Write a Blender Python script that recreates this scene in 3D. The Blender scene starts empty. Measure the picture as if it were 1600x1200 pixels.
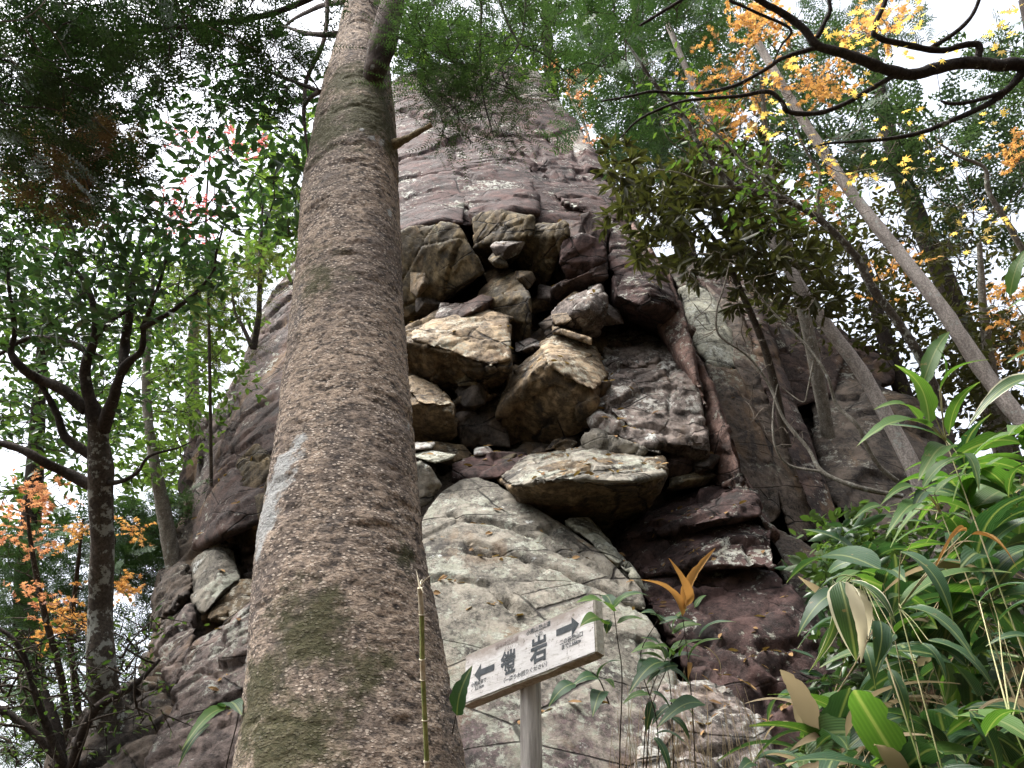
import bpy, bmesh, math, random
import numpy as np
from mathutils import Vector, Matrix

random.seed(7); RNG = np.random.default_rng(11)
SC = bpy.context.scene
COL = SC.collection

# ------------------------------------------------------------------ camera
PITCH = math.radians(36.0)
FP = 1294.0
CAM = np.array([0.0, 0.0, 1.6])
FW = np.array([0, math.cos(PITCH), math.sin(PITCH)])
UP = np.array([0, -math.sin(PITCH), math.cos(PITCH)])
RT = np.array([1.0, 0, 0])
cd = bpy.data.cameras.new('camera'); cam = bpy.data.objects.new('camera', cd); COL.objects.link(cam)
cam.location = CAM; cam.rotation_euler = (math.radians(90) + PITCH, 0, 0)
cd.sensor_width = 36; cd.lens = 36 * FP / 1600; cd.clip_start = .05; cd.clip_end = 2000
SC.camera = cam

# ------------------------------------------------------------------ sky, sun, exposure
SUN_EL, SUN_AZ = math.radians(62), math.radians(250)     # azimuth measured from +Y clockwise
w = bpy.data.worlds.new('World'); SC.world = w; w.use_nodes = True
nt = w.node_tree; nt.nodes.clear()
sky = nt.nodes.new('ShaderNodeTexSky'); sky.sky_type = 'NISHITA'; sky.sun_disc = False
sky.sun_elevation = SUN_EL; sky.sun_rotation = SUN_AZ; sky.dust_density = 6.0; sky.air_density = 1.0
hs = nt.nodes.new('ShaderNodeHueSaturation'); hs.inputs['Saturation'].default_value = .35
bg = nt.nodes.new('ShaderNodeBackground'); bg.inputs['Strength'].default_value = .15
wo = nt.nodes.new('ShaderNodeOutputWorld')
nt.links.new(sky.outputs[0], hs.inputs['Color']); nt.links.new(hs.outputs[0], bg.inputs['Color']); nt.links.new(bg.outputs[0], wo.inputs['Surface'])
sd = bpy.data.lights.new('sun', 'SUN'); sd.energy = 1.1; sd.angle = math.radians(25); sd.color = (1, .96, .9)
so = bpy.data.objects.new('sun', sd); COL.objects.link(so)
dirn = Vector((math.sin(SUN_AZ) * math.cos(SUN_EL), math.cos(SUN_AZ) * math.cos(SUN_EL), math.sin(SUN_EL)))
so.rotation_euler = dirn.to_track_quat('Z', 'Y').to_euler()
so.location = (0, 0, 30)
SC.view_settings.view_transform = 'Standard'; SC.view_settings.look = 'None'
SC.view_settings.gamma = 1; SC.view_settings.use_curve_mapping = False
SC.view_settings.exposure = 2.1

# ------------------------------------------------------------------ points
def ray(px, py): return FW + (px - 800) / FP * RT + (600 - py) / FP * UP
def atY(px, py, Y):
    r = ray(px, py); return CAM + r * (Y / r[1])
def atD(px, py, d): return CAM + ray(px, py) * d
def atDs(px, py, d):
    px = np.asarray(px, float)[:, None]; py = np.asarray(py, float)[:, None]; d = np.asarray(d, float)[:, None]
    return CAM + (FW + (px - 800) / FP * RT + (600 - py) / FP * UP) * d

# ------------------------------------------------------------------ noise in numpy
_P = np.random.default_rng(3).random((64, 64, 64)).astype(np.float32)
def vnoise(p):
    i = np.floor(p).astype(np.int64); f = (p - i); f = f * f * (3 - 2 * f)
    i0 = i & 63; i1 = (i + 1) & 63
    x0, y0, z0 = i0.T; x1, y1, z1 = i1.T; fx, fy, fz = f.T
    def L(a, b, t): return a + (b - a) * t
    return L(L(L(_P[x0, y0, z0], _P[x1, y0, z0], fx), L(_P[x0, y1, z0], _P[x1, y1, z0], fx), fy),
             L(L(_P[x0, y0, z1], _P[x1, y0, z1], fx), L(_P[x0, y1, z1], _P[x1, y1, z1], fx), fy), fz) * 2 - 1
def fbm(p, oct=4, rough=.5):
    s = 0; a = 1; t = 0
    for k in range(oct):
        s = s + a * vnoise(p * 2 ** k + 17.3 * k); t += a; a *= rough
    return s / t
def cells(p, seed=0):
    """piecewise planar chips: height from the nearest random cell, and the gap to the second nearest"""
    base = np.floor(p).astype(np.int64); best = np.full(len(p), 1e9); sec = np.full(len(p), 1e9); h = np.zeros(len(p))
    for dx in (-1, 0, 1):
        for dy in (-1, 0, 1):
            for dz in (-1, 0, 1):
                c = base + (dx, dy, dz); k = (c + seed * 7) & 63
                a = _P[k[:, 0], k[:, 1], k[:, 2]]; b = _P[k[:, 1], k[:, 2], k[:, 0]]; e = _P[(k[:, 2] + 9) & 63, k[:, 0], k[:, 1]]
                off = np.stack([a, b, e], 1); d = p - (c + off); dd = (d * d).sum(1)
                g = np.stack([b, e, a], 1) * 2 - 1
                hh = (a * 2 - 1) * .6 + (d * g).sum(1) * 1.1
                m = dd < best
                sec = np.where(m, best, np.minimum(sec, dd)); h = np.where(m, hh, h); best = np.where(m, dd, best)
    return h, np.sqrt(sec) - np.sqrt(best)

# ------------------------------------------------------------------ object helpers
def empty(name, loc, label=None, cat=None, group=None, kind=None):
    o = bpy.data.objects.new(name, None); COL.objects.link(o); o.location = tuple(loc); o.empty_display_size = .1
    return tag(o, label, cat, group, kind)
def tag(o, label=None, cat=None, group=None, kind=None):
    if label: o['label'] = label
    if cat: o['category'] = cat
    if group: o['group'] = group
    if kind: o['kind'] = kind
    return o
def link(name, me, parent=None):
    o = bpy.data.objects.new(name, me); COL.objects.link(o)
    if parent is not None: o.parent = parent
    return o
class MB:
    """collects polygons as numpy arrays and links them as one mesh"""
    def __init__(s): s.v = []; s.l = []; s.c = []; s.mi = []; s.n = 0
    def add(s, V, loops, counts, mi=0):
        V = np.asarray(V, float).reshape(-1, 3); s.v.append(V); s.l.append(np.asarray(loops, np.int64).ravel() + s.n)
        counts = np.asarray(counts, np.int64).ravel(); s.c.append(counts); s.mi.append(np.full(len(counts), mi)); s.n += len(V)
    def mesh(s, name, mats, origin=(0, 0, 0), smooth=True):
        me = bpy.data.meshes.new(name)
        if not s.v: return me
        V = np.concatenate(s.v) - np.asarray(origin, float); l = np.concatenate(s.l); c = np.concatenate(s.c); mi = np.concatenate(s.mi)
        me.vertices.add(len(V)); me.vertices.foreach_set('co', V.astype(np.float32).ravel())
        me.loops.add(len(l)); me.loops.foreach_set('vertex_index', l.astype(np.int32))
        me.polygons.add(len(c)); me.polygons.foreach_set('loop_start', np.concatenate([[0], np.cumsum(c)[:-1]]).astype(np.int32))
        me.polygons.foreach_set('loop_total', c.astype(np.int32)) if False else None
        for m in (mats if isinstance(mats, (list, tuple)) else [mats]): me.materials.append(m)
        me.polygons.foreach_set('material_index', mi.astype(np.int32))
        me.polygons.foreach_set('use_smooth', np.full(len(c), smooth))
        me.update(calc_edges=True); me.validate()
        return me
    def obj(s, name, mats, parent=None, smooth=True):
        org = np.array(parent.location) if parent is not None else (0, 0, 0)
        # sub-parts: add the grandparent's location
        if parent is not None and parent.parent is not None: org = org + np.array(parent.parent.location)
        return link(name, s.mesh(name, mats, org, smooth), parent)
def catmull(P, n):
    P = np.asarray(P, float)
    if len(P) < 3: 
        t = np.linspace(0, 1, n * (len(P) - 1) + 1)[:, None]; return P[0] + (P[-1] - P[0]) * t
    Q = np.vstack([2 * P[0] - P[1], P, 2 * P[-1] - P[-2]]); out = []
    for i in range(1, len(Q) - 2):
        a, b, c, d = Q[i - 1], Q[i], Q[i + 1], Q[i + 2]
        for t in np.linspace(0, 1, n, endpoint=False):
            out.append(.5 * ((2 * b) + (-a + c) * t + (2 * a - 5 * b + 4 * c - d) * t * t + (-a + 3 * b - 3 * c + d) * t ** 3))
    out.append(P[-1]); return np.array(out)
def tube(mb, pts, rad, sides=6, mi=0, n=4, wob=0.0, cap=True):
    pts = np.asarray(pts, float); R = np.asarray(rad, float)
    Q = catmull(np.column_stack([pts, R]), n); P = Q[:, :3]; R = np.maximum(Q[:, 3], 1e-4)
    T = np.gradient(P, axis=0); T /= np.linalg.norm(T, axis=1)[:, None] + 1e-12
    a = np.cross(T[0], [0, 0, 1.0]); 
    if np.linalg.norm(a) < .1: a = np.cross(T[0], [1.0, 0, 0])
    a /= np.linalg.norm(a); V = []
    th = np.linspace(0, 2 * np.pi, sides, endpoint=False)
    for i in range(len(P)):
        a = a - T[i] * a.dot(T[i]); a /= np.linalg.norm(a); b = np.cross(T[i], a)
        V.append(P[i] + R[i] * (np.cos(th)[:, None] * a + np.sin(th)[:, None] * b))
    V = np.array(V)
    if wob:
        F = V.reshape(-1, 3); c = np.repeat(P, sides, 0); r = np.repeat(R, sides)
        F += (F - c) * (wob * fbm(F * (1.2 / max(R.mean(), .004)) * .35, 3))[:, None]; V = F.reshape(V.shape)
    m = len(P); I = np.arange(m - 1)[:, None] * sides; J = np.arange(sides)[None]; J2 = (J + 1) % sides
    Fc = np.stack([I + J, I + J2, I + sides + J2, I + sides + J], -1).reshape(-1, 4)
    mb.add(V.reshape(-1, 3), Fc, np.full(len(Fc), 4), mi)
    if cap:
        mb.add(V[-1], np.arange(sides), [sides], mi); mb.add(V[0], np.arange(sides)[::-1], [sides], mi)
    return P, R

# ------------------------------------------------------------------ materials
class NT:
    def __init__(s, name):
        s.m = bpy.data.materials.new(name); s.m.use_nodes = True; s.t = s.m.node_tree; s.t.nodes.clear()
        s.out = s.t.nodes.new('ShaderNodeOutputMaterial')
        g = s.t.nodes.new('ShaderNodeNewGeometry'); s.g = g; s.pos = g.outputs['Position']; s.nrm = g.outputs['Normal']; s.rnd = g.outputs['Random Per Island']
    def n(s, typ, **kw):
        x = s.t.nodes.new(typ)
        for k, v in kw.items():
            if k in x.inputs.keys():
                if isinstance(v, bpy.types.NodeSocket): s.t.links.new(v, x.inputs[k])
                else: x.inputs[k].default_value = v
            else: setattr(x, k, v)
        return x
    def L(s, a, b): s.t.links.new(a, b)
    def map(s, v, scale, loc=(0, 0, 0), rot=(0, 0, 0)):
        x = s.n('ShaderNodeMapping'); s.L(v, x.inputs[0]); x.inputs['Scale'].default_value = scale; x.inputs['Location'].default_value = loc; x.inputs['Rotation'].default_value = rot
        return x.outputs[0]
    def noise(s, v, scale, detail=6, rough=.6, dist=0):
        x = s.n('ShaderNodeTexNoise', Vector=v, Scale=scale, Detail=detail, Roughness=rough, Distortion=dist); return x.outputs['Fac']
    def ramp(s, f, stops):
        x = s.n('ShaderNodeValToRGB'); s.L(f, x.inputs[0]); e = x.color_ramp.elements
        while len(e) < len(stops): e.new(.5)
        for k, (p, c) in enumerate(stops):
            e[k].position = p; e[k].color = (c, c, c, 1) if isinstance(c, (int, float)) else (*c, 1)
        return x.outputs[0]
    def mix(s, f, a, b, mode='MIX'):
        x = s.n('ShaderNodeMix', data_type='RGBA', blend_type=mode)
        for sock, v in ((x.inputs[0], f), (x.inputs[6], a), (x.inputs[7], b)):
            if isinstance(v, bpy.types.NodeSocket): s.L(v, sock)
            elif isinstance(v, (int, float)): sock.default_value = v if sock.type == 'VALUE' else (v, v, v, 1)
            else: sock.default_value = (*v, 1)
        return x.outputs[2]
    def math(s, op, a, b=0.0, clamp=False):
        x = s.n('ShaderNodeMath', operation=op); x.use_clamp = clamp
        for k, v in ((0, a), (1, b)):
            if isinstance(v, bpy.types.NodeSocket): s.L(v, x.inputs[k])
            else: x.inputs[k].default_value = v
        return x.outputs[0]
    def bump(s, h, st, dist, nrm=None):
        x = s.n('ShaderNodeBump', Strength=st, Distance=dist); s.L(h, x.inputs['Height'])
        if nrm is not None: s.L(nrm, x.inputs['Normal'])
        return x.outputs[0]
    def sphere_mask(s, c, r, soft):
        d = s.n('ShaderNodeVectorMath', operation='DISTANCE'); s.L(s.pos, d.inputs[0]); d.inputs[1].default_value = tuple(c)
        x = s.n('ShaderNodeMapRange'); s.L(d.outputs['Value'], x.inputs[0]); x.inputs[1].default_value = r - soft; x.inputs[2].default_value = r + soft; x.inputs[3].default_value = 1; x.inputs[4].default_value = 0
        return x.outputs[0]
    def principled(s, col, rough=.85, nrm=None, spec=.3):
        p = s.n('ShaderNodeBsdfPrincipled'); 
        if isinstance(col, bpy.types.NodeSocket): s.L(col, p.inputs['Base Color'])
        else: p.inputs['Base Color'].default_value = (*col, 1)
        if isinstance(rough, bpy.types.NodeSocket): s.L(rough, p.inputs['Roughness'])
        else: p.inputs['Roughness'].default_value = rough
        p.inputs['Specular IOR Level'].default_value = spec
        if nrm is not None: s.L(nrm, p.inputs['Normal'])
        s.L(p.outputs[0], s.out.inputs[0]); return p

def rock_mat(name, c1, c2, lichen=.5, licol=(.42, .43, .38), ochre=0.0, stria=0.0, low=None):
    t = NT(name); p = t.pos
    big = t.noise(p, .9, 6, .6, .4); mid = t.noise(p, 4.5, 8, .7, .3); fine = t.noise(p, 30, 8, .75)
    col = t.mix(t.ramp(big, [(.36, 0), (.64, 1)]), c1, c2)
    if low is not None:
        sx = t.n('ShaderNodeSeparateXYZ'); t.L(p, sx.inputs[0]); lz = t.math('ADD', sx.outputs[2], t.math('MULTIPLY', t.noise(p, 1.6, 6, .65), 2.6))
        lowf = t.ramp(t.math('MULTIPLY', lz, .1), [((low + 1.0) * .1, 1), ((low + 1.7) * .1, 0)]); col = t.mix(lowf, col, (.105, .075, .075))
    # mineral grain
    col = t.mix(t.ramp(fine, [(.41, .92), (.56, 0)]), col, tuple(x * .38 for x in c1))
    col = t.mix(t.ramp(mid, [(.48, 0), (.62, .7)]), col, tuple(min(1, x * 1.8) for x in c2))
    if ochre:
        o = t.noise(t.map(p, (1, 1, .35), (5, 1, 2)), 2.6, 7, .65, .5)
        col = t.mix(t.ramp(o, [(.60 - ochre * .18, 0), (.72 - ochre * .1, .7)]), col, (.17, .108, .058))
    if stria:
        s = t.noise(t.map(p, (9, 9, .9)), 1.6, 5, .6); col = t.mix(t.ramp(s, [(.42, stria), (.56, 0)]), col, tuple(x * .35 for x in c1))
    # black crust
    k = t.noise(t.map(p, (1, 1, 1), (9, 3, 7)), 3.3, 10, .72); col = t.mix(t.ramp(k, [(.56, 0), (.63, .8)]), col, (.018, .016, .015))
    # lichen, more of it on faces that look up
    sep = t.n('ShaderNodeSeparateXYZ'); t.L(t.nrm, sep.inputs[0])
    up = t.math('MULTIPLY', sep.outputs[2], .075)
    ln = t.noise(t.map(p, (1, 1, 1), (2, 8, 4)), 2.1, 12, .74, .2); f2 = t.noise(p, 20, 6, .75)
    ln = t.math('ADD', t.math('ADD', ln, up), t.math('MULTIPLY', t.math('SUBTRACT', f2, .5), .75))
    th = .70 - lichen * .2; f4 = t.noise(p, 48, 5, .75)
    lc = t.mix(t.ramp(t.noise(p, 7, 5, .6), [(.4, 0), (.6, 1)]), licol, (licol[0] * .62, licol[1] * .60, licol[2] * .55))
    lc = t.mix(t.ramp(f4, [(.40, .7), (.55, 0)]), lc, tuple(x * .32 for x in licol))
    col = t.mix(t.ramp(ln, [(th - .02, 0), (th + .03, .85)]), col, lc)
    ln2 = t.noise(t.map(p, (1, 1, 1), (12, 5, 1)), 5.5, 10, .75)
    col = t.mix(t.ramp(ln2, [(th + .03, 0), (th + .08, .8)]), col, (.50, .52, .50))
    h = t.math('ADD', t.math('MULTIPLY', mid, 1.0), t.math('MULTIPLY', fine, .35))
    cr = t.n('ShaderNodeTexVoronoi', Vector=t.map(p, (1, 1, 1.6), (0, 0, 0), (.5, .3, 0)), Scale=2.6, feature='DISTANCE_TO_EDGE')
    cv = t.n('ShaderNodeTexVoronoi', Vector=t.mix(.06, t.map(p, (.8, .8, 1.9), (0, 0, 0), (.35, .55, 0)), t.n('ShaderNodeTexNoise', Vector=p, Scale=3.0, Detail=5.0).outputs['Color'], 'ADD'), Scale=1.5, feature='DISTANCE_TO_EDGE')
    cm = t.ramp(t.noise(t.map(p, (1, 1, 1), (4, 4, 4)), 1.1, 3, .5), [(.44, 0), (.56, 1)]); crk = t.math('MULTIPLY', t.ramp(cv.outputs['Distance'], [(.004, 1), (.016, 0)]), cm)
    col = t.mix(t.math('MULTIPLY', crk, .85), col, (.012, .010, .009)); h = t.math('SUBTRACT', h, t.math('MULTIPLY', crk, 1.5))
    n1 = t.bump(h, .9, .022); n2 = t.bump(t.noise(p, 95, 4, .7), .6, .012, n1)
    t.principled(col, t.ramp(mid, [(.3, .65), (.7, .95)]), n2, .25); return t.m

M = {}
M['purple'] = rock_mat('rock_purple', (.034, .020, .018), (.066, .040, .036), .30)
M['purple_dark'] = rock_mat('rock_purple_dark', (.036, .024, .021), (.070, .047, .040), .28, ochre=.2)
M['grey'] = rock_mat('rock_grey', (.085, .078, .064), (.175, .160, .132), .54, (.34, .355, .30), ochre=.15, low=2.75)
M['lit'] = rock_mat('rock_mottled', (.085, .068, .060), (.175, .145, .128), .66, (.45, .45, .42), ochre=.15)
M['ochre'] = rock_mat('rock_ochre', (.080, .058, .034), (.165, .120, .070), .36, (.36, .34, .28), ochre=.5, stria=.6)
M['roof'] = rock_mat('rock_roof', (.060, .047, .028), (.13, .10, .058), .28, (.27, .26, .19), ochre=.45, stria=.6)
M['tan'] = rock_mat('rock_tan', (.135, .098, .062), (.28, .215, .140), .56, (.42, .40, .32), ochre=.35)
M['dark'] = rock_mat('rock_dark', (.038, .031, .026), (.075, .060, .048), .26, (.30, .30, .26), ochre=.35)
M['column'] = rock_mat('rock_column', (.052, .040, .032), (.105, .083, .066), .42, (.30, .31, .25), ochre=.35)
M['flank'] = rock_mat('rock_flank', (.055, .042, .038), (.115, .090, .080), .50, (.32, .33, .29), ochre=.15)
M['red'] = rock_mat('rock_reddish', (.080, .050, .042), (.135, .085, .070), .45)
M['pale'] = rock_mat('rock_pale', (.16, .16, .125), (.30, .295, .235), .52, (.50, .52, .46))

def leaf_mat(name, c1, c2, trans=.4, rough=.45, spec=.4, tcol=None):
    t = NT(name)
    n = t.noise(t.pos, 1.3, 3, .5); f = t.math('ADD', t.math('MULTIPLY', t.rnd, .75), t.math('MULTIPLY', n, .3))
    col = t.mix(t.ramp(f, [(.05, 0), (.95, 1)]), c1, c2)
    p = t.n('ShaderNodeBsdfPrincipled'); t.L(col, p.inputs['Base Color']); p.inputs['Roughness'].default_value = rough; p.inputs['Specular IOR Level'].default_value = spec
    tr = t.n('ShaderNodeBsdfTranslucent')
    t.L(t.mix(1.0, col, tcol or (1.5, 1.7, .8), 'MULTIPLY'), tr.inputs[0])
    mx = t.n('ShaderNodeMixShader'); mx.inputs[0].default_value = trans; t.L(p.outputs[0], mx.inputs[1]); t.L(tr.outputs[0], mx.inputs[2]); t.L(mx.outputs[0], t.out.inputs[0])
    return t.m
def bark_mat(name, c1, c2, scale=8, lich=.3, stretch=(1, 1, .25)):
    t = NT(name); v = t.map(t.pos, stretch); a = t.noise(v, scale, 8, .7, .3); b = t.noise(t.pos, scale * 5, 5, .7)
    col = t.mix(t.ramp(a, [(.35, 0), (.65, 1)]), c1, c2); col = t.mix(t.ramp(b, [(.4, .6), (.6, 0)]), col, tuple(x * .35 for x in c1))
    l = t.noise(t.pos, scale * .9, 8, .7); col = t.mix(t.ramp(l, [(.68 - lich * .2, 0), (.72 - lich * .2, .8)]), col, (.34, .36, .33))
    t.principled(col, .9, t.bump(t.math('ADD', a, t.math('MULTIPLY', b, .4)), 1.0, .02), .2); return t.m

# ------------------------------------------------------------------ rock building
def hull_rock(name, front, mat, parent, thick=1.5, vox=.04, amp=.05, cell=1.6, seed=0, extra=None, Y=True, kind=None, smooth=True, shrink=.8, label=None, cracks=(), joint=1):
    F = np.array([atY(*p) for p in front]); c = F.mean(0)
    B = []
    for q in F:
        r = q - CAM; r /= np.linalg.norm(r); B.append(c + (q - c) * shrink + r * thick)
    P = np.vstack([F, B] + ([np.array(extra)] if extra is not None else []))
    bm = bmesh.new()
    for q in P: bm.verts.new(q)
    r = bmesh.ops.convex_hull(bm, input=bm.verts[:])
    bmesh.ops.delete(bm, geom=[g for g in set(r['geom_interior'] + r['geom_unused']) if isinstance(g, bmesh.types.BMVert)], context='VERTS')
    me = bpy.data.meshes.new(name); bm.to_mesh(me); bm.free()
    o = bpy.data.objects.new('tmp', me); COL.objects.link(o)
    md = o.modifiers.new('r', 'REMESH'); md.mode = 'VOXEL'; md.voxel_size = vox; md.use_smooth_shade = smooth
    dg = bpy.context.evaluated_depsgraph_get(); m2 = bpy.data.meshes.new_from_object(o.evaluated_get(dg))
    bpy.data.objects.remove(o); bpy.data.meshes.remove(me)
    n = len(m2.vertices); V = np.empty(n * 3, np.float32); m2.vertices.foreach_get('co', V); V = V.reshape(-1, 3).astype(float)
    N = np.empty(n * 3, np.float32); m2.vertices.foreach_get('normal', N); N = N.reshape(-1, 3).astype(float)
    D = rock_disp(V, amp, cell, seed, vox, joint)
    for cr in cracks:
        r_ = V - CAM; dp = r_ @ FW; X_ = 800 + (r_ @ RT) / dp * FP; Y_ = 600 - (r_ @ UP) / dp * FP; best = np.full(n, 1e9)
        wob_ = fbm(V * 6 + 5, 3) * 9
        for (xa, ya), (xb, yb) in zip(cr[:-1], cr[1:]):
            vx, vy = xb - xa, yb - ya; tt_ = np.clip(((X_ - xa) * vx + (Y_ - ya) * vy) / (vx * vx + vy * vy), 0, 1)
            best = np.minimum(best, np.hypot(X_ - xa - tt_ * vx, Y_ + wob_ - ya - tt_ * vy))
        wm = best * dp / FP; D = D - np.clip(1 - wm / (vox * 1.15), 0, 1) * vox * 2.2 * (N @ FW < .2)
    V = V + N * D[:, None]
    org = np.array(parent.location) if parent is not None else np.zeros(3)
    V -= org; m2.vertices.foreach_set('co', V.astype(np.float32).ravel()); m2.materials.clear(); m2.materials.append(M[mat]); m2.name = name
    m2.polygons.foreach_set('use_smooth', np.full(len(m2.polygons), smooth)); m2.update()
    o = link(name, m2, parent)
    if label: o['label'] = label
    return o
RZ = np.array(Matrix.Rotation(math.radians(28), 3, 'Y')) @ np.array(Matrix.Rotation(math.radians(15), 3, 'X'))
def rock_disp(V, amp, cell, seed, vox, joint=1):
    W = V @ RZ.T + fbm(V * 1.7 + seed, 2)[:, None] * .12
    S = W * np.array([1.0, 1.0, 1.7]) / cell * 1.6 + seed * 3.1
    h, e = cells(S, seed); d = h * .9 * amp
    h2, e2 = cells(S * np.array([2.1, 2.1, 3.6]) + 5, seed + 2); d += h2 * .30 * amp
    h3, e3 = cells(S * 7 + 2, seed + 4); d += h3 * .05 * amp
    m = np.clip(fbm(V * 1.1 + 40 + seed, 2) * 3 + .4, 0, 1)
    gw = 1.6 * vox / cell * 1.6
    d -= np.clip(1 - e / gw, 0, 1) * m * amp * .9 * joint           # open joints, narrow
    d += fbm(V * 9 + seed, 4, .6) * amp * .08
    d += fbm(V * 21 + seed, 2, .6) * min(amp * .12, vox * .35)
    return d

# ================================================================== ground
def terrain(x, y):
    x = np.asarray(x, float); y = np.asarray(y, float)
    bank = np.clip((x - 1.2) / 2.6, 0, 1); bank = bank * bank * (3 - 2 * bank)
    z = bank * (0.5 + .72 * np.clip(y - 1.6, 0, 6)) + np.clip(x - 4, 0, 40) * .55
    z = z - np.clip(-x - 2.6, 0, 60) * .42 + np.clip(y - 6, 0, 60) * .10 * np.clip((x + 2) / 3, 0, 1)
    far = np.clip((np.hypot(x, y) - 45) / 40, 0, 1); z = z * (1 - far)
    return z
def ground():
    a = np.concatenate([-np.geomspace(900, 8, 18), np.linspace(-7.8, 7.8, 70), np.geomspace(8, 900, 18)])
    X, Yg = np.meshgrid(a, a); Z = terrain(X, Yg); P = np.stack([X, Yg, Z], -1).reshape(-1, 3)
    near = np.exp(-np.hypot(P[:, 0], P[:, 1]) / 60); P[:, 2] += near * .10 * fbm(P * 1.7, 3) - (1 - near) * 2
    n = len(a); I = np.arange(n - 1)[:, None] * n + np.arange(n - 1)[None]; F = np.stack([I, I + 1, I + n + 1, I + n], -1).reshape(-1, 4)
    t = NT('forest_soil'); c = t.mix(t.ramp(t.noise(t.pos, 9, 8, .7), [(.35, 0), (.65, 1)]), (.035, .022, .014), (.12, .078, .048))
    t.principled(c, .95, t.bump(t.noise(t.pos, 22, 6, .7), 1, .04), .1)
    mb = MB(); mb.add(P, F, np.full(len(F), 4)); o = mb.obj('ground', t.m); tag(o, kind='structure'); return o
ground()

# ================================================================== the crag
crag = empty('rock_outcrop', (0.5, 7.5, 0), 'towering purple-brown rock crag with an undercut hollow full of broken blocks above the trail sign', 'rock outcrop')
CR = dict(parent=crag)
def dY(pts, d): return [(a, b, c + d) for a, b, c in pts]
# core mass
hull_rock('rock_core', [(500, 400, 9.3), (600, 190, 10.6), (700, 130, 11.2), (830, 130, 11.4), (900, 215, 10.4), (985, 400, 8.9), (1050, 560, 8.0), (1180, 860, 7.2), (1260, 1150, 6.6), (1250, 1400, 6.0),
           (330, 760, 8.6), (290, 1000, 7.8), (240, 1200, 7.2), (330, 1500, 5.8), (900, 1500, 5.6), (800, 900, 7.0), (850, 600, 6.72), (700, 520, 7.05), (950, 500, 6.85), (700, 640, 6.75)], 'dark', thick=4, vox=.09, amp=.16, cell=1.6, seed=1, **CR)
hull_rock('rock_core', [(1020, 420, 9.0), (1100, 405, 9.2), (1340, 540, 9.4), (1400, 620, 9.0), (1500, 800, 8.4), (1420, 1000, 7.6), (1330, 1230, 6.8), (1180, 1260, 6.4), (1100, 800, 7.6), (1060, 560, 8.3)], 'dark', thick=3, vox=.08, amp=.12, cell=1.4, seed=2, **CR)
# upper slab
hull_rock('upper_slab', [(560, 170, 9.3), (622, 125, 9.6), (700, 100, 9.9), (780, 92, 10.0), (835, 108, 9.9), (870, 150, 9.3), (908, 200, 8.7), (940, 268, 7.9), (988, 345, 7.15), (1000, 372, 7.0),
           (930, 345, 6.9), (850, 335, 6.75), (760, 335, 6.6), (700, 350, 6.5), (628, 362, 6.6), (540, 400, 7.2), (500, 380, 8.1), (520, 260, 9.0)], 'purple', thick=3, vox=.045, amp=.075, cell=3.4, seed=4, joint=0, cracks=[[(625, 175), (700, 190), (800, 215), (880, 290)], [(660, 120), (760, 150), (850, 200), (930, 290)], [(900, 215), (905, 300), (930, 345)],[(640, 250), (700, 262), (760, 300), (830, 335)], [(845, 230), (842, 262), (848, 278)], [(700, 180), (800, 250), (900, 300), (975, 330)]], **CR)
hull_rock('slab_rib', [(628, 240, 8.0), (700, 225, 7.95), (735, 300, 6.9), (722, 350, 6.35), (690, 343, 6.3), (632, 358, 6.45), (560, 380, 6.8), (560, 250, 8.2)], 'purple', thick=1.6, vox=.035, amp=.055, cell=2.6, joint=.25, seed=8, **CR)
hull_rock('slab_rib', [(705, 235, 7.95), (745, 215, 8.0), (830, 260, 7.35), (840, 335, 6.55), (800, 328, 6.45), (742, 345, 6.4), (728, 320, 6.6)], 'purple', thick=1.4, vox=.035, amp=.055, cell=2.6, joint=.25, seed=9, **CR)
hull_rock('slab_rib', [(760, 210, 8.15), (840, 215, 8.2), (925, 270, 7.7), (975, 345, 6.95), (940, 345, 6.8), (880, 318, 6.85), (820, 255, 7.5)], 'purple', thick=1.2, vox=.035, amp=.055, cell=2.6, joint=.25, seed=11, **CR)
hull_rock('slab_rib', [(620, 130, 9.5), (700, 103, 9.8), (760, 120, 9.5), (800, 200, 8.3), (740, 215, 8.05), (625, 235, 8.15)], 'purple', thick=1.2, vox=.05, amp=.055, cell=2.6, joint=.25, seed=12, **CR)
hull_rock('slab_rib', [(770, 95, 9.9), (835, 108, 9.8), (870, 150, 9.2), (910, 205, 8.55), (945, 275, 7.75), (880, 240, 8.0), (800, 170, 8.8)], 'lit', thick=1.2, vox=.05, amp=.055, cell=2.6, joint=.25, seed=13, **CR)
# undercut roof blocks
def B(pts, mat, thick=1.1, vox=.022, amp=.035, cell=.6, seed=0, name='block', **k): 
    return hull_rock(name, pts, mat, thick=thick, vox=vox, amp=amp, cell=cell, seed=seed, **CR, **k)
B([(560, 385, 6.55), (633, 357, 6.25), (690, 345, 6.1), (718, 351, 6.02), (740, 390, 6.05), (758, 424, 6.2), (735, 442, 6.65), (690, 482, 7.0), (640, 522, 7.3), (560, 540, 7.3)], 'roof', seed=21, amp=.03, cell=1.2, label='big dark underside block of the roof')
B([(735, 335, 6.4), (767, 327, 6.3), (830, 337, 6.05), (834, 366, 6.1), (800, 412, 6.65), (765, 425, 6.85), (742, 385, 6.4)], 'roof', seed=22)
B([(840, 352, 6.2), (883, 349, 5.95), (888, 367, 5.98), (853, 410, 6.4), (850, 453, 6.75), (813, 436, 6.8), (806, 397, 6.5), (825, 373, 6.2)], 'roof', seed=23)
B([(878, 375, 6.05), (910, 364, 5.95), (947, 380, 5.98), (946, 408, 6.05), (917, 428, 6.2), (884, 436, 6.3), (873, 410, 6.1)], 'purple', seed=24)
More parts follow.
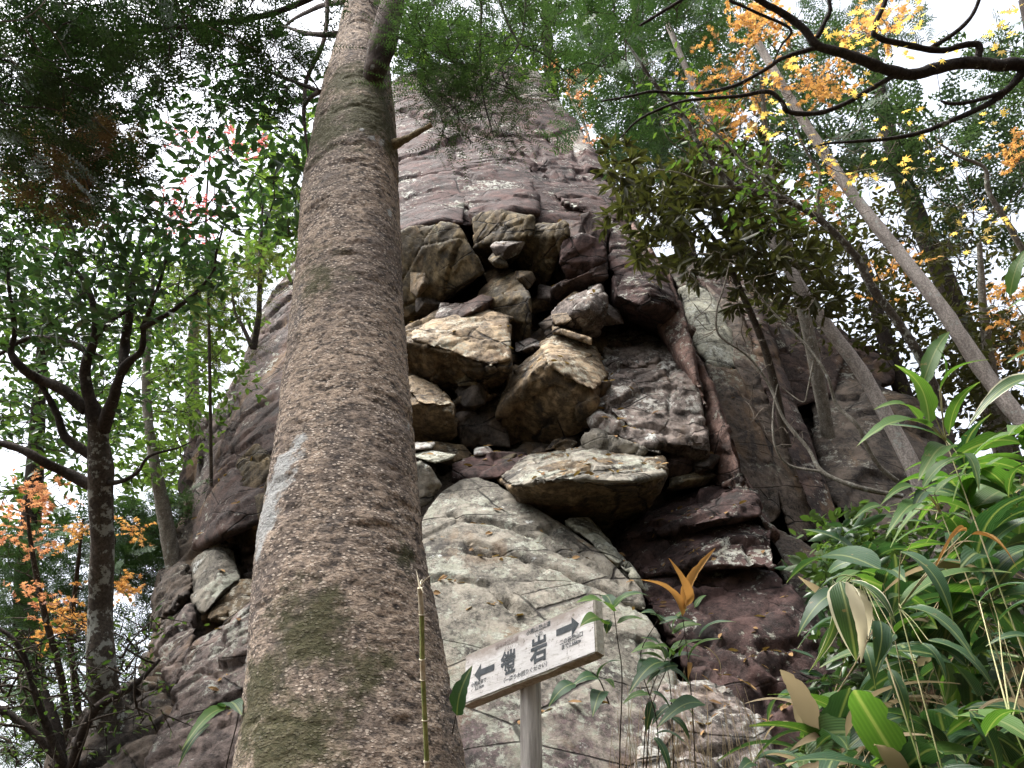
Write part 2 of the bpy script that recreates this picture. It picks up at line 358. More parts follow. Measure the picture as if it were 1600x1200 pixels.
B([(905, 334, 6.5), (925, 330, 6.4), (948, 345, 6.35), (950, 382, 6.5), (915, 368, 6.6)], 'purple_dark', seed=25, amp=.02)
B([(878, 440, 6.2), (913, 428, 6.08), (950, 410, 6.1), (951, 434, 6.15), (905, 461, 6.4), (860, 476, 6.55), (862, 452, 6.3)], 'purple_dark', seed=26)
B([(860, 486, 6.2), (882, 468, 6.1), (938, 442, 6.05), (949, 466, 6.0), (946, 500, 6.05), (933, 521, 6.3), (919, 524, 6.3), (892, 505, 6.1), (862, 506, 6.15), (915, 480, 5.92)], 'lit', seed=27)
B([(955, 340, 6.75), (1008, 385, 6.6), (1043, 432, 6.3), (1056, 470, 6.1), (1020, 455, 5.95), (1000, 477, 5.93), (962, 462, 6.0), (952, 400, 6.3), (1070, 525, 6.6), (1066, 535, 6.85), (975, 517, 7.1), (955, 480, 6.5)], 'purple', seed=28, thick=1.6, cell=1.0, label='overhanging block with a dark scalloped underside')
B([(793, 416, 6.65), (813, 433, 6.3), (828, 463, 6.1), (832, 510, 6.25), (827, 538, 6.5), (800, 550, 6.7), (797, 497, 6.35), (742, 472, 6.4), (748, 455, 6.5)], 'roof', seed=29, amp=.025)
B([(700, 482, 6.75), (720, 470, 6.7), (745, 474, 6.55), (797, 496, 6.2), (799, 574, 5.98), (770, 578, 5.92), (735, 553, 5.9), (713, 531, 5.95), (635, 534, 5.95), (600, 528, 6.1), (637, 521, 6.3), (600, 600, 6.6), (640, 588, 6.75), (695, 622, 6.8), (735, 640, 6.8), (785, 612, 6.55)], 'ochre', seed=30, thick=.9, label='pale topped block lit above and brown beneath')
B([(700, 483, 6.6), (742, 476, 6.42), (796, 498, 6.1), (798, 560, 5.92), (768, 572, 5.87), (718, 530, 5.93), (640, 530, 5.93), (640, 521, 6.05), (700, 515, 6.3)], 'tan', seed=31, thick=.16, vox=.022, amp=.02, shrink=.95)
B([(712, 640, 6.4), (725, 615, 6.3), (740, 603, 6.25), (780, 617, 6.28), (760, 632, 6.4), (734, 648, 6.6)], 'ochre', seed=32, thick=.7)
B([(600, 600, 6.3), (643, 586, 6.3), (677, 598, 6.28), (711, 633, 6.0), (655, 631, 5.9), (600, 632, 5.95), (714, 648, 5.98), (708, 688, 6.4), (643, 692, 6.45), (600, 690, 6.5)], 'ochre', seed=33, thick=.8)
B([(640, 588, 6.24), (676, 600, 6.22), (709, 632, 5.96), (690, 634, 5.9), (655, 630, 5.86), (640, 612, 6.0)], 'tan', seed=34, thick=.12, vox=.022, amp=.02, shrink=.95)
B([(710, 650, 6.3), (760, 640, 6.4), (790, 640, 6.4), (800, 700, 6.5), (720, 700, 6.5)], 'dark', seed=35)
# big central block
B([(857, 519, 6.5), (905, 528, 6.4), (933, 545, 6.3), (953, 590, 6.15), (930, 613, 5.85), (926, 636, 5.9), (917, 668, 6.2), (868, 698, 6.5), (787, 694, 6.65), (775, 647, 6.3), (814, 600, 5.92), (850, 568, 5.72), (795, 585, 6.3), (840, 538, 6.4)], 'ochre', seed=36, thick=1.0, amp=.03, cell=.8, label='large wedge of brown rock with a lit upper face in the middle of the hollow')
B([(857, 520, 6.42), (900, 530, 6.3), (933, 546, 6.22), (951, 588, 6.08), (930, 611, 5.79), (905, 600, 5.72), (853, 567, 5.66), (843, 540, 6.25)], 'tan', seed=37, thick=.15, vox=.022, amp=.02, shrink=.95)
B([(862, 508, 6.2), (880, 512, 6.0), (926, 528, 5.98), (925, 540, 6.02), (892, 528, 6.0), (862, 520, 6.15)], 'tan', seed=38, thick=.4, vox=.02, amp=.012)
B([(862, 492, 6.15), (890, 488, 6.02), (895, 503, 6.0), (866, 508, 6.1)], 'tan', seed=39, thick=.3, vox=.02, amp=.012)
B([(922, 592, 5.95), (956, 596, 5.95), (945, 618, 6.05), (930, 636, 6.15)], 'dark', seed=40, thick=.5)
# wedged fragments that fill the joints between the big blocks
_r = np.random.default_rng(5)
for i in range(46):
    zones = [(650, 800, 430, 520), (700, 860, 500, 600), (640, 800, 600, 720), (800, 960, 340, 470), (840, 1060, 470, 560), (760, 900, 380, 480), (1000, 1120, 700, 790), (690, 860, 690, 745)]
    a_, b_, c_, d_ = zones[i % 8]; x0, y0 = _r.uniform(a_, b_), _r.uniform(c_, d_); w_, h_ = _r.uniform(18, 46), _r.uniform(12, 30); Y0 = _r.uniform(6.25, 6.75) if y0 < 690 else _r.uniform(6.1, 6.4)
    an = _r.uniform(-.7, .7); ps = []
    for k in range(5):
        t_ = k / 5 * 6.283 + _r.uniform(-.3, .3); u_, v_ = math.cos(t_) * w_, math.sin(t_) * h_; ps.append((x0 + u_ * math.cos(an) - v_ * math.sin(an), y0 + u_ * math.sin(an) + v_ * math.cos(an), Y0 + _r.uniform(-.05, .12)))
    ps.append((x0 + _r.uniform(-8, 8), y0 + _r.uniform(-6, 6), Y0 - .12))
    B(ps, ['ochre', 'dark', 'roof', 'lit', 'purple_dark'][i % 5], seed=120 + i, thick=.6, vox=.018, amp=.010, cell=.5, name='fragment')
# right wall under the roof
B([(935, 545, 6.65), (1000, 532, 6.85), (1070, 558, 6.35), (1088, 590, 6.2), (1108, 702, 5.9), (1040, 692, 5.88), (985, 668, 5.9), (930, 636, 5.95), (950, 600, 6.2), (1112, 760, 6.7), (1045, 752, 6.8)], 'lit', seed=41, cracks=[[(935, 640), (1000, 672), (1040, 688)], [(950, 575), (1010, 590), (1070, 575)], [(960, 600), (1000, 612)], [(1040, 560), (1050, 600), (1045, 650)]], thick=1.4, amp=.05, cell=.8, label='blotchy pale grey slab at the right of the hollow')
B([(933, 540, 6.75), (950, 525, 6.9), (993, 517, 7.0), (1063, 541, 6.7), (1068, 556, 6.4), (990, 578, 6.3), (945, 560, 6.4)], 'lit', seed=42, thick=.8, amp=.05, cell=.4)
B([(918, 640, 6.1), (938, 646, 5.9), (1038, 685, 5.72), (1042, 700, 5.75), (1005, 700, 5.8), (925, 668, 6.0)], 'lit', seed=43, thick=.8, amp=.03)
B([(903, 684, 6.0), (930, 674, 5.9), (985, 690, 5.75), (1040, 708, 5.7), (1000, 712, 5.8), (920, 706, 6.0)], 'grey', seed=44, thick=.7, amp=.03)
B([(865, 690, 6.1), (885, 683, 6.05), (905, 690, 6.1), (895, 708, 6.1), (850, 706, 6.2)], 'ochre', seed=45, thick=.5)
# the nose
B([(775, 748, 6.1), (820, 718, 6.2), (870, 706, 6.2), (935, 700, 6.15), (1000, 705, 6.0), (1036, 719, 5.8), (1041, 742, 5.5), (1000, 754, 5.32), (900, 748, 5.28), (850, 754, 5.32), (795, 762, 5.6), (1027, 770, 5.7), (1000, 810, 6.2), (940, 828, 6.3), (847, 802, 5.95), (800, 770, 5.75)], 'ochre', seed=46, thick=1.2, amp=.035, cell=.9, label='jutting wedge with a dark brown underside')
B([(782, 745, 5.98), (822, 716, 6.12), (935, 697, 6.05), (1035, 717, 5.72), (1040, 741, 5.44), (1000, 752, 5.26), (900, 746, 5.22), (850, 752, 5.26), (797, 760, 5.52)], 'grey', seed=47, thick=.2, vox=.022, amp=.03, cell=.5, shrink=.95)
# rubble on the left of the nose
B([(640, 716, 5.9), (655, 722, 5.82), (672, 730, 5.8), (690, 758, 5.85), (672, 786, 5.95), (650, 800, 6.0)], 'grey', seed=48, thick=.5, amp=.025)
B([(630, 700, 6.0), (650, 692, 6.05), (682, 690, 6.0), (676, 700, 5.9), (645, 704, 5.85)], 'lit', seed=49, thick=.4, amp=.015, vox=.02)
B([(640, 712, 5.9), (668, 703, 5.95), (715, 709, 5.85), (706, 718, 5.8), (680, 724, 5.75), (650, 716, 5.8)], 'pale', seed=50, thick=.3, amp=.012, vox=.02)
B([(706, 725, 6.1), (735, 712, 6.15), (800, 712, 6.1), (828, 706, 6.1), (830, 722, 6.0), (790, 745, 5.95), (740, 752, 6.0), (705, 755, 6.1)], 'purple', seed=51, thick=.7, amp=.03)
B([(742, 700, 6.2), (760, 696, 6.15), (775, 710, 6.1), (740, 713, 6.1)], 'lit', seed=52, thick=.3, amp=.01, vox=.02)
# right lower wall
B([(955, 850, 6.1), (1010, 802, 6.15), (1110, 762, 6.3), (1140, 765, 6.1), (1182, 772, 5.9), (1190, 806, 5.75), (1120, 812, 5.65), (1010, 838, 5.8)], 'purple', seed=53, thick=1.3, amp=.05, cell=.8)
B([(950, 860, 6.1), (1010, 815, 6.05), (1120, 806, 5.95), (1195, 815, 5.85), (1212, 840, 5.75), (1212, 886, 5.55), (1130, 880, 5.55), (1080, 872, 5.6), (1000, 905, 5.7)], 'purple', seed=54, thick=1.4, amp=.05, cell=.9)
B([(955, 868, 6.1), (1090, 880, 5.85), (1215, 890, 5.75), (1250, 940, 5.6), (1300, 1060, 5.4), (1330, 1230, 5.2), (1200, 1240, 5.0), (1150, 1090, 5.15), (1060, 1000, 5.35), (1000, 930, 5.6)], 'purple', seed=55, cracks=[[(1190, 1012), (1230, 1010), (1250, 1000)], [(1080, 990), (1150, 1040), (1230, 1090)], [(1010, 930), (1080, 900), (1120, 905)]], thick=1.8, vox=.032, amp=.05, cell=1.1)
# reddish arete
for a, sd_ in (([(985, 340, 6.95), (1012, 385, 6.6), (1048, 432, 6.25), (1072, 505, 6.05), (1092, 600, 5.85), (1068, 520, 6.1), (1040, 440, 6.3), (1000, 375, 6.7), (960, 400, 6.9), (1000, 450, 6.75), (1035, 530, 6.7), (1085, 560, 6.1), (1105, 640, 5.95)], 61),
               ([(1070, 520, 6.2), (1092, 560, 6.1), (1112, 600, 6.0), (1140, 680, 5.85), (1160, 740, 5.8), (1162, 762, 5.9), (1110, 764, 6.25), (1090, 690, 6.25), (1066, 600, 6.35), (1045, 530, 6.5)], 62),
               ([(1125, 755, 6.0), (1162, 740, 5.85), (1190, 812, 5.75), (1215, 835, 5.8), (1212, 850, 5.9), (1180, 812, 5.85)], 63)):
    B(dY(a, .10), 'red', seed=sd_, thick=1.2, amp=.03, cell=1.3, name='arete_block')
# left flank
L1 = dict(amp=.05, cell=1.1, vox=.035)
B([(500, 375, 8.0), (472, 388, 7.9), (430, 450, 7.7), (398, 512, 7.5), (405, 560, 7.2), (380, 640, 7.0), (352, 715, 6.75), (330, 760, 6.6), (300, 850, 6.6), (312, 858, 6.4), (350, 835, 6.1), (420, 810, 6.1), (450, 700, 6.2), (470, 560, 6.7), (520, 400, 7.3)], 'purple_dark', seed=71, thick=2, label='purple left flank of the crag', **L1)
B([(395, 540, 7.6), (355, 615, 7.5), (335, 660, 7.4), (322, 720, 7.3), (300, 790, 7.1), (296, 840, 7.0), (330, 800, 6.8), (372, 700, 6.9), (402, 620, 7.1)], 'flank', seed=72, thick=1.2, **L1)
B([(325, 645, 8.0), (305, 665, 8.0), (285, 745, 7.9), (275, 795, 7.8), (300, 800, 7.6), (320, 730, 7.6)], 'purple_dark', seed=73, thick=1.2, **L1)
B([(352, 740, 6.6), (395, 745, 6.3), (440, 800, 6.0), (430, 850, 6.3), (360, 850, 6.7), (330, 820, 6.7)], 'ochre', seed=74, thick=1.0, amp=.03)
B([(308, 872, 6.5), (322, 855, 6.5), (335, 850, 6.4), (343, 860, 6.4), (356, 853, 6.4), (377, 903, 6.2), (347, 925, 6.05), (318, 962, 6.1), (303, 945, 6.2)], 'grey', seed=75, thick=.9, amp=.03)
B([(253, 895, 6.9), (268, 885, 6.8), (292, 884, 6.7), (303, 912, 6.5), (275, 950, 6.4), (247, 988, 6.5), (240, 972, 6.7)], 'dark', seed=76, thick=.9, amp=.05, cell=.5)
B([(297, 945, 6.2), (308, 980, 6.0), (295, 1020, 5.8), (272, 1082, 5.7), (250, 1040, 5.9), (245, 1010, 6.1)], 'flank', seed=77, thick=.9, amp=.04, cell=.5)
B([(345, 925, 6.2), (375, 905, 6.2), (420, 900, 6.2), (420, 970, 6.0), (380, 980, 5.9), (320, 968, 6.1)], 'ochre', seed=78, thick=.8, amp=.04, cell=.5)
B([(372, 850, 6.6), (430, 840, 6.6), (430, 920, 6.4), (385, 905, 6.4)], 'flank', seed=79, thick=.8, amp=.05, cell=.4)
B([(300, 1005, 5.9), (345, 985, 5.75), (395, 945, 5.7), (450, 960, 5.5), (460, 1250, 4.9), (215, 1260, 5.1), (240, 1160, 5.3), (275, 1075, 5.5)], 'flank', seed=80, thick=1.2, amp=.06, cell=.8)
B([(300, 780, 7.3), (275, 840, 7.1), (262, 900, 6.95), (246, 985, 6.7), (240, 1060, 6.5), (225, 1140, 6.2), (215, 1260, 5.6), (420, 1200, 5.9), (430, 900, 6.7), (400, 780, 7.0)], 'dark', seed=90, thick=1.5, vox=.035, amp=.10, cell=.6)
B([(372, 720, 6.45), (400, 690, 6.4), (445, 740, 5.95), (440, 830, 6.0), (385, 800, 6.2)], 'roof', seed=99, thick=.9, amp=.04, cell=.6)
# fluted slabs behind the arete
def Cn(pts, mat, seed, **k): return B(pts, mat, seed=seed, thick=1.2, vox=.03, amp=.022, cell=1.2, name='fluted_slab', **k)
Cn([(1058, 450, 7.9), (1085, 440, 7.8), (1112, 455, 7.7), (1135, 500, 7.5), (1158, 572, 7.3), (1135, 580, 7.2), (1110, 572, 7.1), (1085, 540, 7.3)], 'pale', 81, label='smooth pale green-grey slab behind the arete')
Cn([(1100, 566, 7.1), (1152, 577, 7.1), (1190, 670, 6.9), (1212, 737, 6.8), (1218, 810, 6.7), (1195, 832, 6.6), (1160, 760, 6.6), (1130, 650, 6.8)], 'column', 82)
Cn([(1100, 440, 8.1), (1124, 486, 7.7), (1157, 488, 7.6), (1180, 560, 7.35), (1215, 660, 7.1), (1262, 760, 6.9), (1285, 842, 6.8), (1240, 850, 6.7), (1205, 737, 6.8), (1150, 576, 7.2)], 'column', 83)
Cn([(1157, 470, 8.0), (1190, 480, 7.9), (1212, 576, 7.4), (1246, 662, 7.1), (1309, 805, 6.8), (1318, 850, 6.7), (1285, 850, 6.6), (1255, 770, 6.7), (1190, 600, 7.1)], 'purple_dark', 84)
Cn([(1190, 820, 6.5), (1250, 840, 6.5), (1290, 870, 6.4), (1300, 950, 6.2), (1260, 950, 6.1), (1215, 860, 6.3)], 'column', 85)
Cn([(1215, 880, 6.2), (1270, 860, 6.2), (1330, 960, 6.1), (1360, 1130, 5.9), (1320, 1150, 5.8), (1260, 960, 6.0)], 'column', 86)
Cn([(1085, 430, 8.3), (1150, 425, 8.5), (1240, 480, 8.6), (1330, 530, 8.6), (1300, 620, 8.1), (1230, 640, 7.9), (1180, 560, 8.0)], 'purple_dark', 87)
Cn([(1030, 400, 8.6), (1100, 405, 8.8), (1150, 430, 8.7), (1140, 480, 8.3), (1070, 470, 8.2)], 'column', 88)

def boulder(pts, mat, label, seed, name='boulder', **k):
    base = atY(*pts[len(pts) // 2]); loc = (base[0], base[1], 0)
    o = hull_rock(name, pts, mat, None, seed=seed, **k); tag(o, label, 'boulder'); return o
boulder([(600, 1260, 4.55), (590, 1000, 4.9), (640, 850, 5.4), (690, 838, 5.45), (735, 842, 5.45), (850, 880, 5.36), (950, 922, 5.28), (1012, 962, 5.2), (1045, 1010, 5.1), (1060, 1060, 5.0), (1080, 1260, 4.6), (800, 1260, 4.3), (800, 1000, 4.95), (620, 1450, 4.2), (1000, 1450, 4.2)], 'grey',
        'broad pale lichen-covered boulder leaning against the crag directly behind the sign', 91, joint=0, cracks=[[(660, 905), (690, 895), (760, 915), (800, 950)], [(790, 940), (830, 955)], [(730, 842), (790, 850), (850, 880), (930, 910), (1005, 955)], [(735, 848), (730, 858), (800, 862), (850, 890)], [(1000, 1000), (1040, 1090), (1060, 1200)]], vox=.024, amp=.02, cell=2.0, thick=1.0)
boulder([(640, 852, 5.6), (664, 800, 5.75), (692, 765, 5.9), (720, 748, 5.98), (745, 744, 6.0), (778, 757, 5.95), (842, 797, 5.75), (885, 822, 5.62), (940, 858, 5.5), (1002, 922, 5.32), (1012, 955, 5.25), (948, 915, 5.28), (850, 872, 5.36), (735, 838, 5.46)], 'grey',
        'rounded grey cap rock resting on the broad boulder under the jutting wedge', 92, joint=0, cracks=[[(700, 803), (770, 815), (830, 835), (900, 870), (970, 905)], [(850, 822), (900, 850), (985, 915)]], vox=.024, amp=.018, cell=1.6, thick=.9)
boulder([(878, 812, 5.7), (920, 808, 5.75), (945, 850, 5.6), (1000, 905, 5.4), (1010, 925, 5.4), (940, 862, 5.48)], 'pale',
        'small pale yellowish rock wedged on the right shoulder of the grey cap rock', 93, vox=.024, amp=.02, cell=.6, thick=.6)
boulder([(1060, 1060, 5.05), (1110, 1062, 5.1), (1165, 1100, 5.0), (1200, 1140, 4.9), (1230, 1260, 4.7), (980, 1260, 4.3), (1000, 1120, 4.7), (1030, 1070, 4.9)], 'lit',
        'low mottled purple boulder behind the dry grass right of the sign post', 94, vox=.028, amp=.045, cell=.7, thick=1.0)
boulder([(1262, 625, 8.2), (1290, 603, 8.3), (1330, 592, 8.3), (1405, 608, 8.2), (1470, 660, 8.0), (1535, 735, 7.8), (1490, 810, 7.3), (1320, 810, 7.0), (1292, 775, 7.1), (1275, 707, 7.5), (1380, 690, 7.4)], 'dark',
        'large dark rounded boulder behind the pale leaning trunk on the right', 95, vox=.045, amp=.05, cell=1.6, thick=1.8)
boulder([(1195, 500, 9.2), (1240, 490, 9.3), (1295, 505, 9.2), (1340, 540, 9.0), (1390, 562, 8.9), (1396, 600, 8.6), (1320, 600, 8.3), (1262, 628, 8.2), (1228, 610, 8.4)], 'purple_dark',
        'dark angular rock perched above the rounded boulder on the right', 96, vox=.045, amp=.05, cell=1.2, thick=1.5)
boulder([(1330, 800, 7.0), (1480, 760, 7.2), (1620, 740, 7.6), (1700, 900, 6.8), (1600, 1000, 6.0), (1380, 960, 6.0)], 'dark',
        'low brown rock half buried in the bank under the bamboo grass', 97, vox=.06, amp=.08, cell=1.0, thick=1.2)

# ================================================================== the big trunk
TL = {0: 540, 60: 527, 120: 510, 200: 492, 300: 477, 400: 468, 500: 460, 600: 448, 700: 434, 800: 417, 900: 403, 1000: 393, 1100: 383, 1200: 372}
TR = {0: 600, 60: 603, 120: 613, 200: 624, 300: 629, 400: 634, 500: 637, 600: 640, 700: 648, 800: 660, 900: 672, 1000: 686, 1100: 703, 1200: 727}
TY = 2.35
rows = []
for y in sorted(TL):
    m = (TL[y] + TR[y]) / 2; hw = (TR[y] - TL[y]) / 2; r_ = ray(m, y); d = TY / r_[1]
    c = CAM + r_ * d; rad = hw / FP * d * .985
    rows.append((c[2], c[0], c[1] + 0.0, rad))
rows.sort()
rows = [(-.3, rows[0][1] - .02, TY, rows[0][3] * 1.75), (.6, rows[0][1] - .01, TY, rows[0][3] * 1.42), (1.3, rows[0][1], TY, rows[0][3] * 1.2)] + rows + [(9, rows[-1][1] + .25, TY + .1, rows[-1][3] * .75), (13, rows[-1][1] + .4, TY + .15, rows[-1][3] * .35)]
rows = np.array(rows)
tree = empty('fir_tree', (rows[0][1], TY, 0), 'massive speckled old fir trunk in front of the crag, mossy near its foot', 'tree')
hz_ = np.concatenate([np.linspace(-.3, 5.8, 760), np.linspace(5.85, 13, 60)]); na = 240
cx = np.interp(hz_, rows[:, 0], rows[:, 1]); cy = np.interp(hz_, rows[:, 0], rows[:, 2]); rr = np.interp(hz_, rows[:, 0], rows[:, 3])
k = np.ones(31) / 31; sm = lambda a: np.convolve(np.pad(a, 15, 'edge'), k, 'valid'); cx, cy, rr = sm(cx), sm(cy), sm(rr)
th = np.linspace(0, 2 * np.pi, na, endpoint=False)
A, H = np.meshgrid(th, hz_); Rr = rr[:, None] * np.ones_like(A)
Q = np.stack([np.cos(A) * Rr, np.sin(A) * Rr, H], -1).reshape(-1, 3)
low = np.clip((1.9 - Q[:, 2]) / 1.9, 0, 1)
ang = A.ravel(); d = np.zeros(len(Q))
d += low * .045 * np.cos(ang * 4 + .6) * low + .010 * np.sin(ang * 3 + Q[:, 2] * 1.1)
d += .012 * fbm(Q * np.array([3.2, 3.2, 2.6]), 3) + .004 * fbm(Q * np.array([9, 9, 12.0]) + 9, 3)
plate = fbm(Q * np.array([14, 14, 38.0]), 3, .6); d += .003 * plate
d -= .007 * np.clip(fbm(Q * np.array([5, 5, 16.0]) + 30, 4, .6) - .24, 0, .3) * 4.5            # horizontal fissures
hl, el = cells(Q * np.array([58, 58, 95.0]), 5); d += .0024 * np.clip(hl, -.4, .8)                # lenticels
d += .002 * fbm(Q * 120, 2)
nx = np.cos(ang); ny = np.sin(ang)
V = np.stack([cx[:, None].repeat(na, 1).ravel() + nx * (Rr.ravel() + d), cy[:, None].repeat(na, 1).ravel() + ny * (Rr.ravel() + d), Q[:, 2]], 1)
I = np.arange(len(hz_) - 1)[:, None] * na; J = np.arange(na)[None]; J2 = (J + 1) % na
Fq = np.stack([I + J, I + J2, I + na + J2, I + na + J], -1).reshape(-1, 4)
t = NT('fir_bark'); p = t.pos; v = t.map(p, (1, 1, 2.2))
a = t.noise(v, 26, 6, .7, .3); b = t.noise(v, 85, 5, .75); big = t.noise(t.map(p, (1, 1, .7)), 3.2, 6, .65, .5)
col = t.mix(t.ramp(a, [(.38, 0), (.56, 1)]), (.060, .050, .044), (.48, .375, .29))
col = t.mix(t.ramp(big, [(.42, .6), (.54, 0)]), col, (.085, .070, .066)); col = t.mix(t.ramp(t.noise(t.map(p, (1, 1, .6), (8, 2, 1)), 5, 8, .7, .6), [(.55, 0), (.66, .5)]), col, (.15, .145, .145))
col = t.mix(t.ramp(b, [(.38, .8), (.50, 0)]), col, (.022, .018, .017))
vo = t.n('ShaderNodeTexVoronoi', Vector=t.map(p, (1, 1, 1.7)), Scale=62); sp = t.ramp(vo.outputs['Distance'], [(.26, 1), (.38, 0)])
sp = t.math('MULTIPLY', sp, t.ramp(t.noise(p, 14, 3, .5), [(.36, 0), (.52, 1)]))
col = t.mix(sp, col, (.56, .47, .39))
fi = t.noise(t.map(p, (1, 1, 4.5), (3, 3, 3)), 5.5, 7, .7, .4); col = t.mix(t.ramp(fi, [(.64, 0), (.70, .7)]), col, (.022, .018, .017))
# moss
def wpt(px, py): 
    ys = sorted(TL); l = np.interp(py, ys, [TL[q] for q in ys]); r = np.interp(py, ys, [TR[q] for q in ys]); m_ = (l + r) / 2; hw_ = (r - l) / 2
    d_ = TY / ray(m_, py)[1]; R_ = hw_ / FP * d_; u_ = max(-.97, min(.97, (px - m_) / hw_))
    return CAM + ray(m_, py) * d_ + np.array([R_ * u_, -R_ * math.sqrt(1 - u_ * u_), 0])
mo = None
for (px, py, R, S) in ((560, 180, .16, .12), (590, 230, .2, .2), (520, 250, .14, .16), (510, 480, .08, .16), (430, 1120, .10, .09), (520, 1020, .10, .12), (600, 1100, .05, .1), (480, 1190, .12, .1), (640, 900, .02, .12)):
    mk = t.sphere_mask(wpt(px, py), R, S); mo = mk if mo is None else t.math('MAXIMUM', mo, mk)
mn = t.noise(p, 9, 9, .72); mo = t.ramp(t.math('ADD', t.math('MULTIPLY', mo, .42), mn), [(.64, 0), (.80, .85)])
col = t.mix(mo, col, t.mix(t.ramp(b, [(.3, 0), (.7, 1)]), (.028, .030, .012), (.088, .088, .034)))
lm = None
for (px, py, R, S) in ((445, 800, .07, .06), (430, 850, .07, .06), (465, 770, .05, .05), (438, 825, .07, .05), (425, 900, .02, .03), (485, 740, .02, .03), (603, 265, .02, .025), (615, 370, .012, .02), (392, 1060, .03, .03), (640, 690, .008, .02), (590, 268, .015, .02), (575, 262, .01, .018)):
    mk = t.sphere_mask(wpt(px, py), R, S); lm = mk if lm is None else t.math('MAXIMUM', lm, mk)
ln = t.ramp(t.math('ADD', t.math('MULTIPLY', lm, .42), t.noise(p, 16, 8, .7)), [(.66, 0), (.76, .9)])
col = t.mix(ln, col, t.mix(t.ramp(b, [(.35, 0), (.65, 1)]), (.30, .31, .31), (.58, .59, .58)))
hh = t.math('ADD', t.math('ADD', a, t.math('MULTIPLY', b, .5)), t.math('MULTIPLY', sp, .4))
t.principled(col, .85, t.bump(hh, 1.0, .012), .25); M['fir_bark'] = t.m
mb = MB(); mb.add(V, Fq, np.full(len(Fq), 4)); trunk = mb.obj('trunk', M['fir_bark'], tree)
M['limb_bark'] = bark_mat('fir_limb_bark', (.05, .038, .032), (.13, .095, .08), 14, .25, (1, 1, .4))
M['dead_wood'] = bark_mat('dead_wood', (.18, .14, .08), (.42, .34, .21), 18, .1, (1, 1, .3))
def TP(px, py, dy=0.0): return atY(px, py, TY + dy)
mb = MB(); tube(mb, [TP(572, 150, -.10), TP(583, 115, -.17), TP(597, 70, -.22), TP(612, 10, -.26), TP(626, -60, -.3), TP(650, -180, -.5)], [.025, .05, .058, .055, .05, .03], 14, n=8, wob=.25); mb.obj('limb', M['limb_bark'], tree)
mb = MB(); tube(mb, [TP(612, 228, -.06), TP(640, 214, -.12), TP(662, 202, -.16), TP(674, 195, -.17)], [.022, .016, .013, .012], 9, n=5, wob=.5); mb.obj('broken_stub', M['dead_wood'], tree)['label'] = 'short broken dead branch stub'
mb = MB(); tube(mb, [TP(560, 52, 0), TP(520, 54, 0), TP(480, 52, .1), TP(440, 40, .3)], [.022, .016, .012, .006], 8, n=5, wob=.3)
tube(mb, [TP(512, -10, .1), TP(507, 60, .15), TP(480, 122, .2), TP(476, 160, .2), TP(475, 190, .2), TP(484, 256, .22)], [.013, .012, .011, .010, .009, .004], 8, n=5, wob=.3)
tube(mb, [TP(500, 143, -.05), TP(485, 152, .1), TP(476, 165, .2)], [.012, .011, .01], 8, n=4)
tube(mb, [TP(540, 2, 0), TP(505, 8, .2), TP(486, 16, .3), TP(456, 32, .5), TP(434, 55, .7), TP(425, 75, .8)], [.017, .014, .013, .011, .008, .004], 8, n=5, wob=.3)
mb.obj('limb', M['limb_bark'], tree)

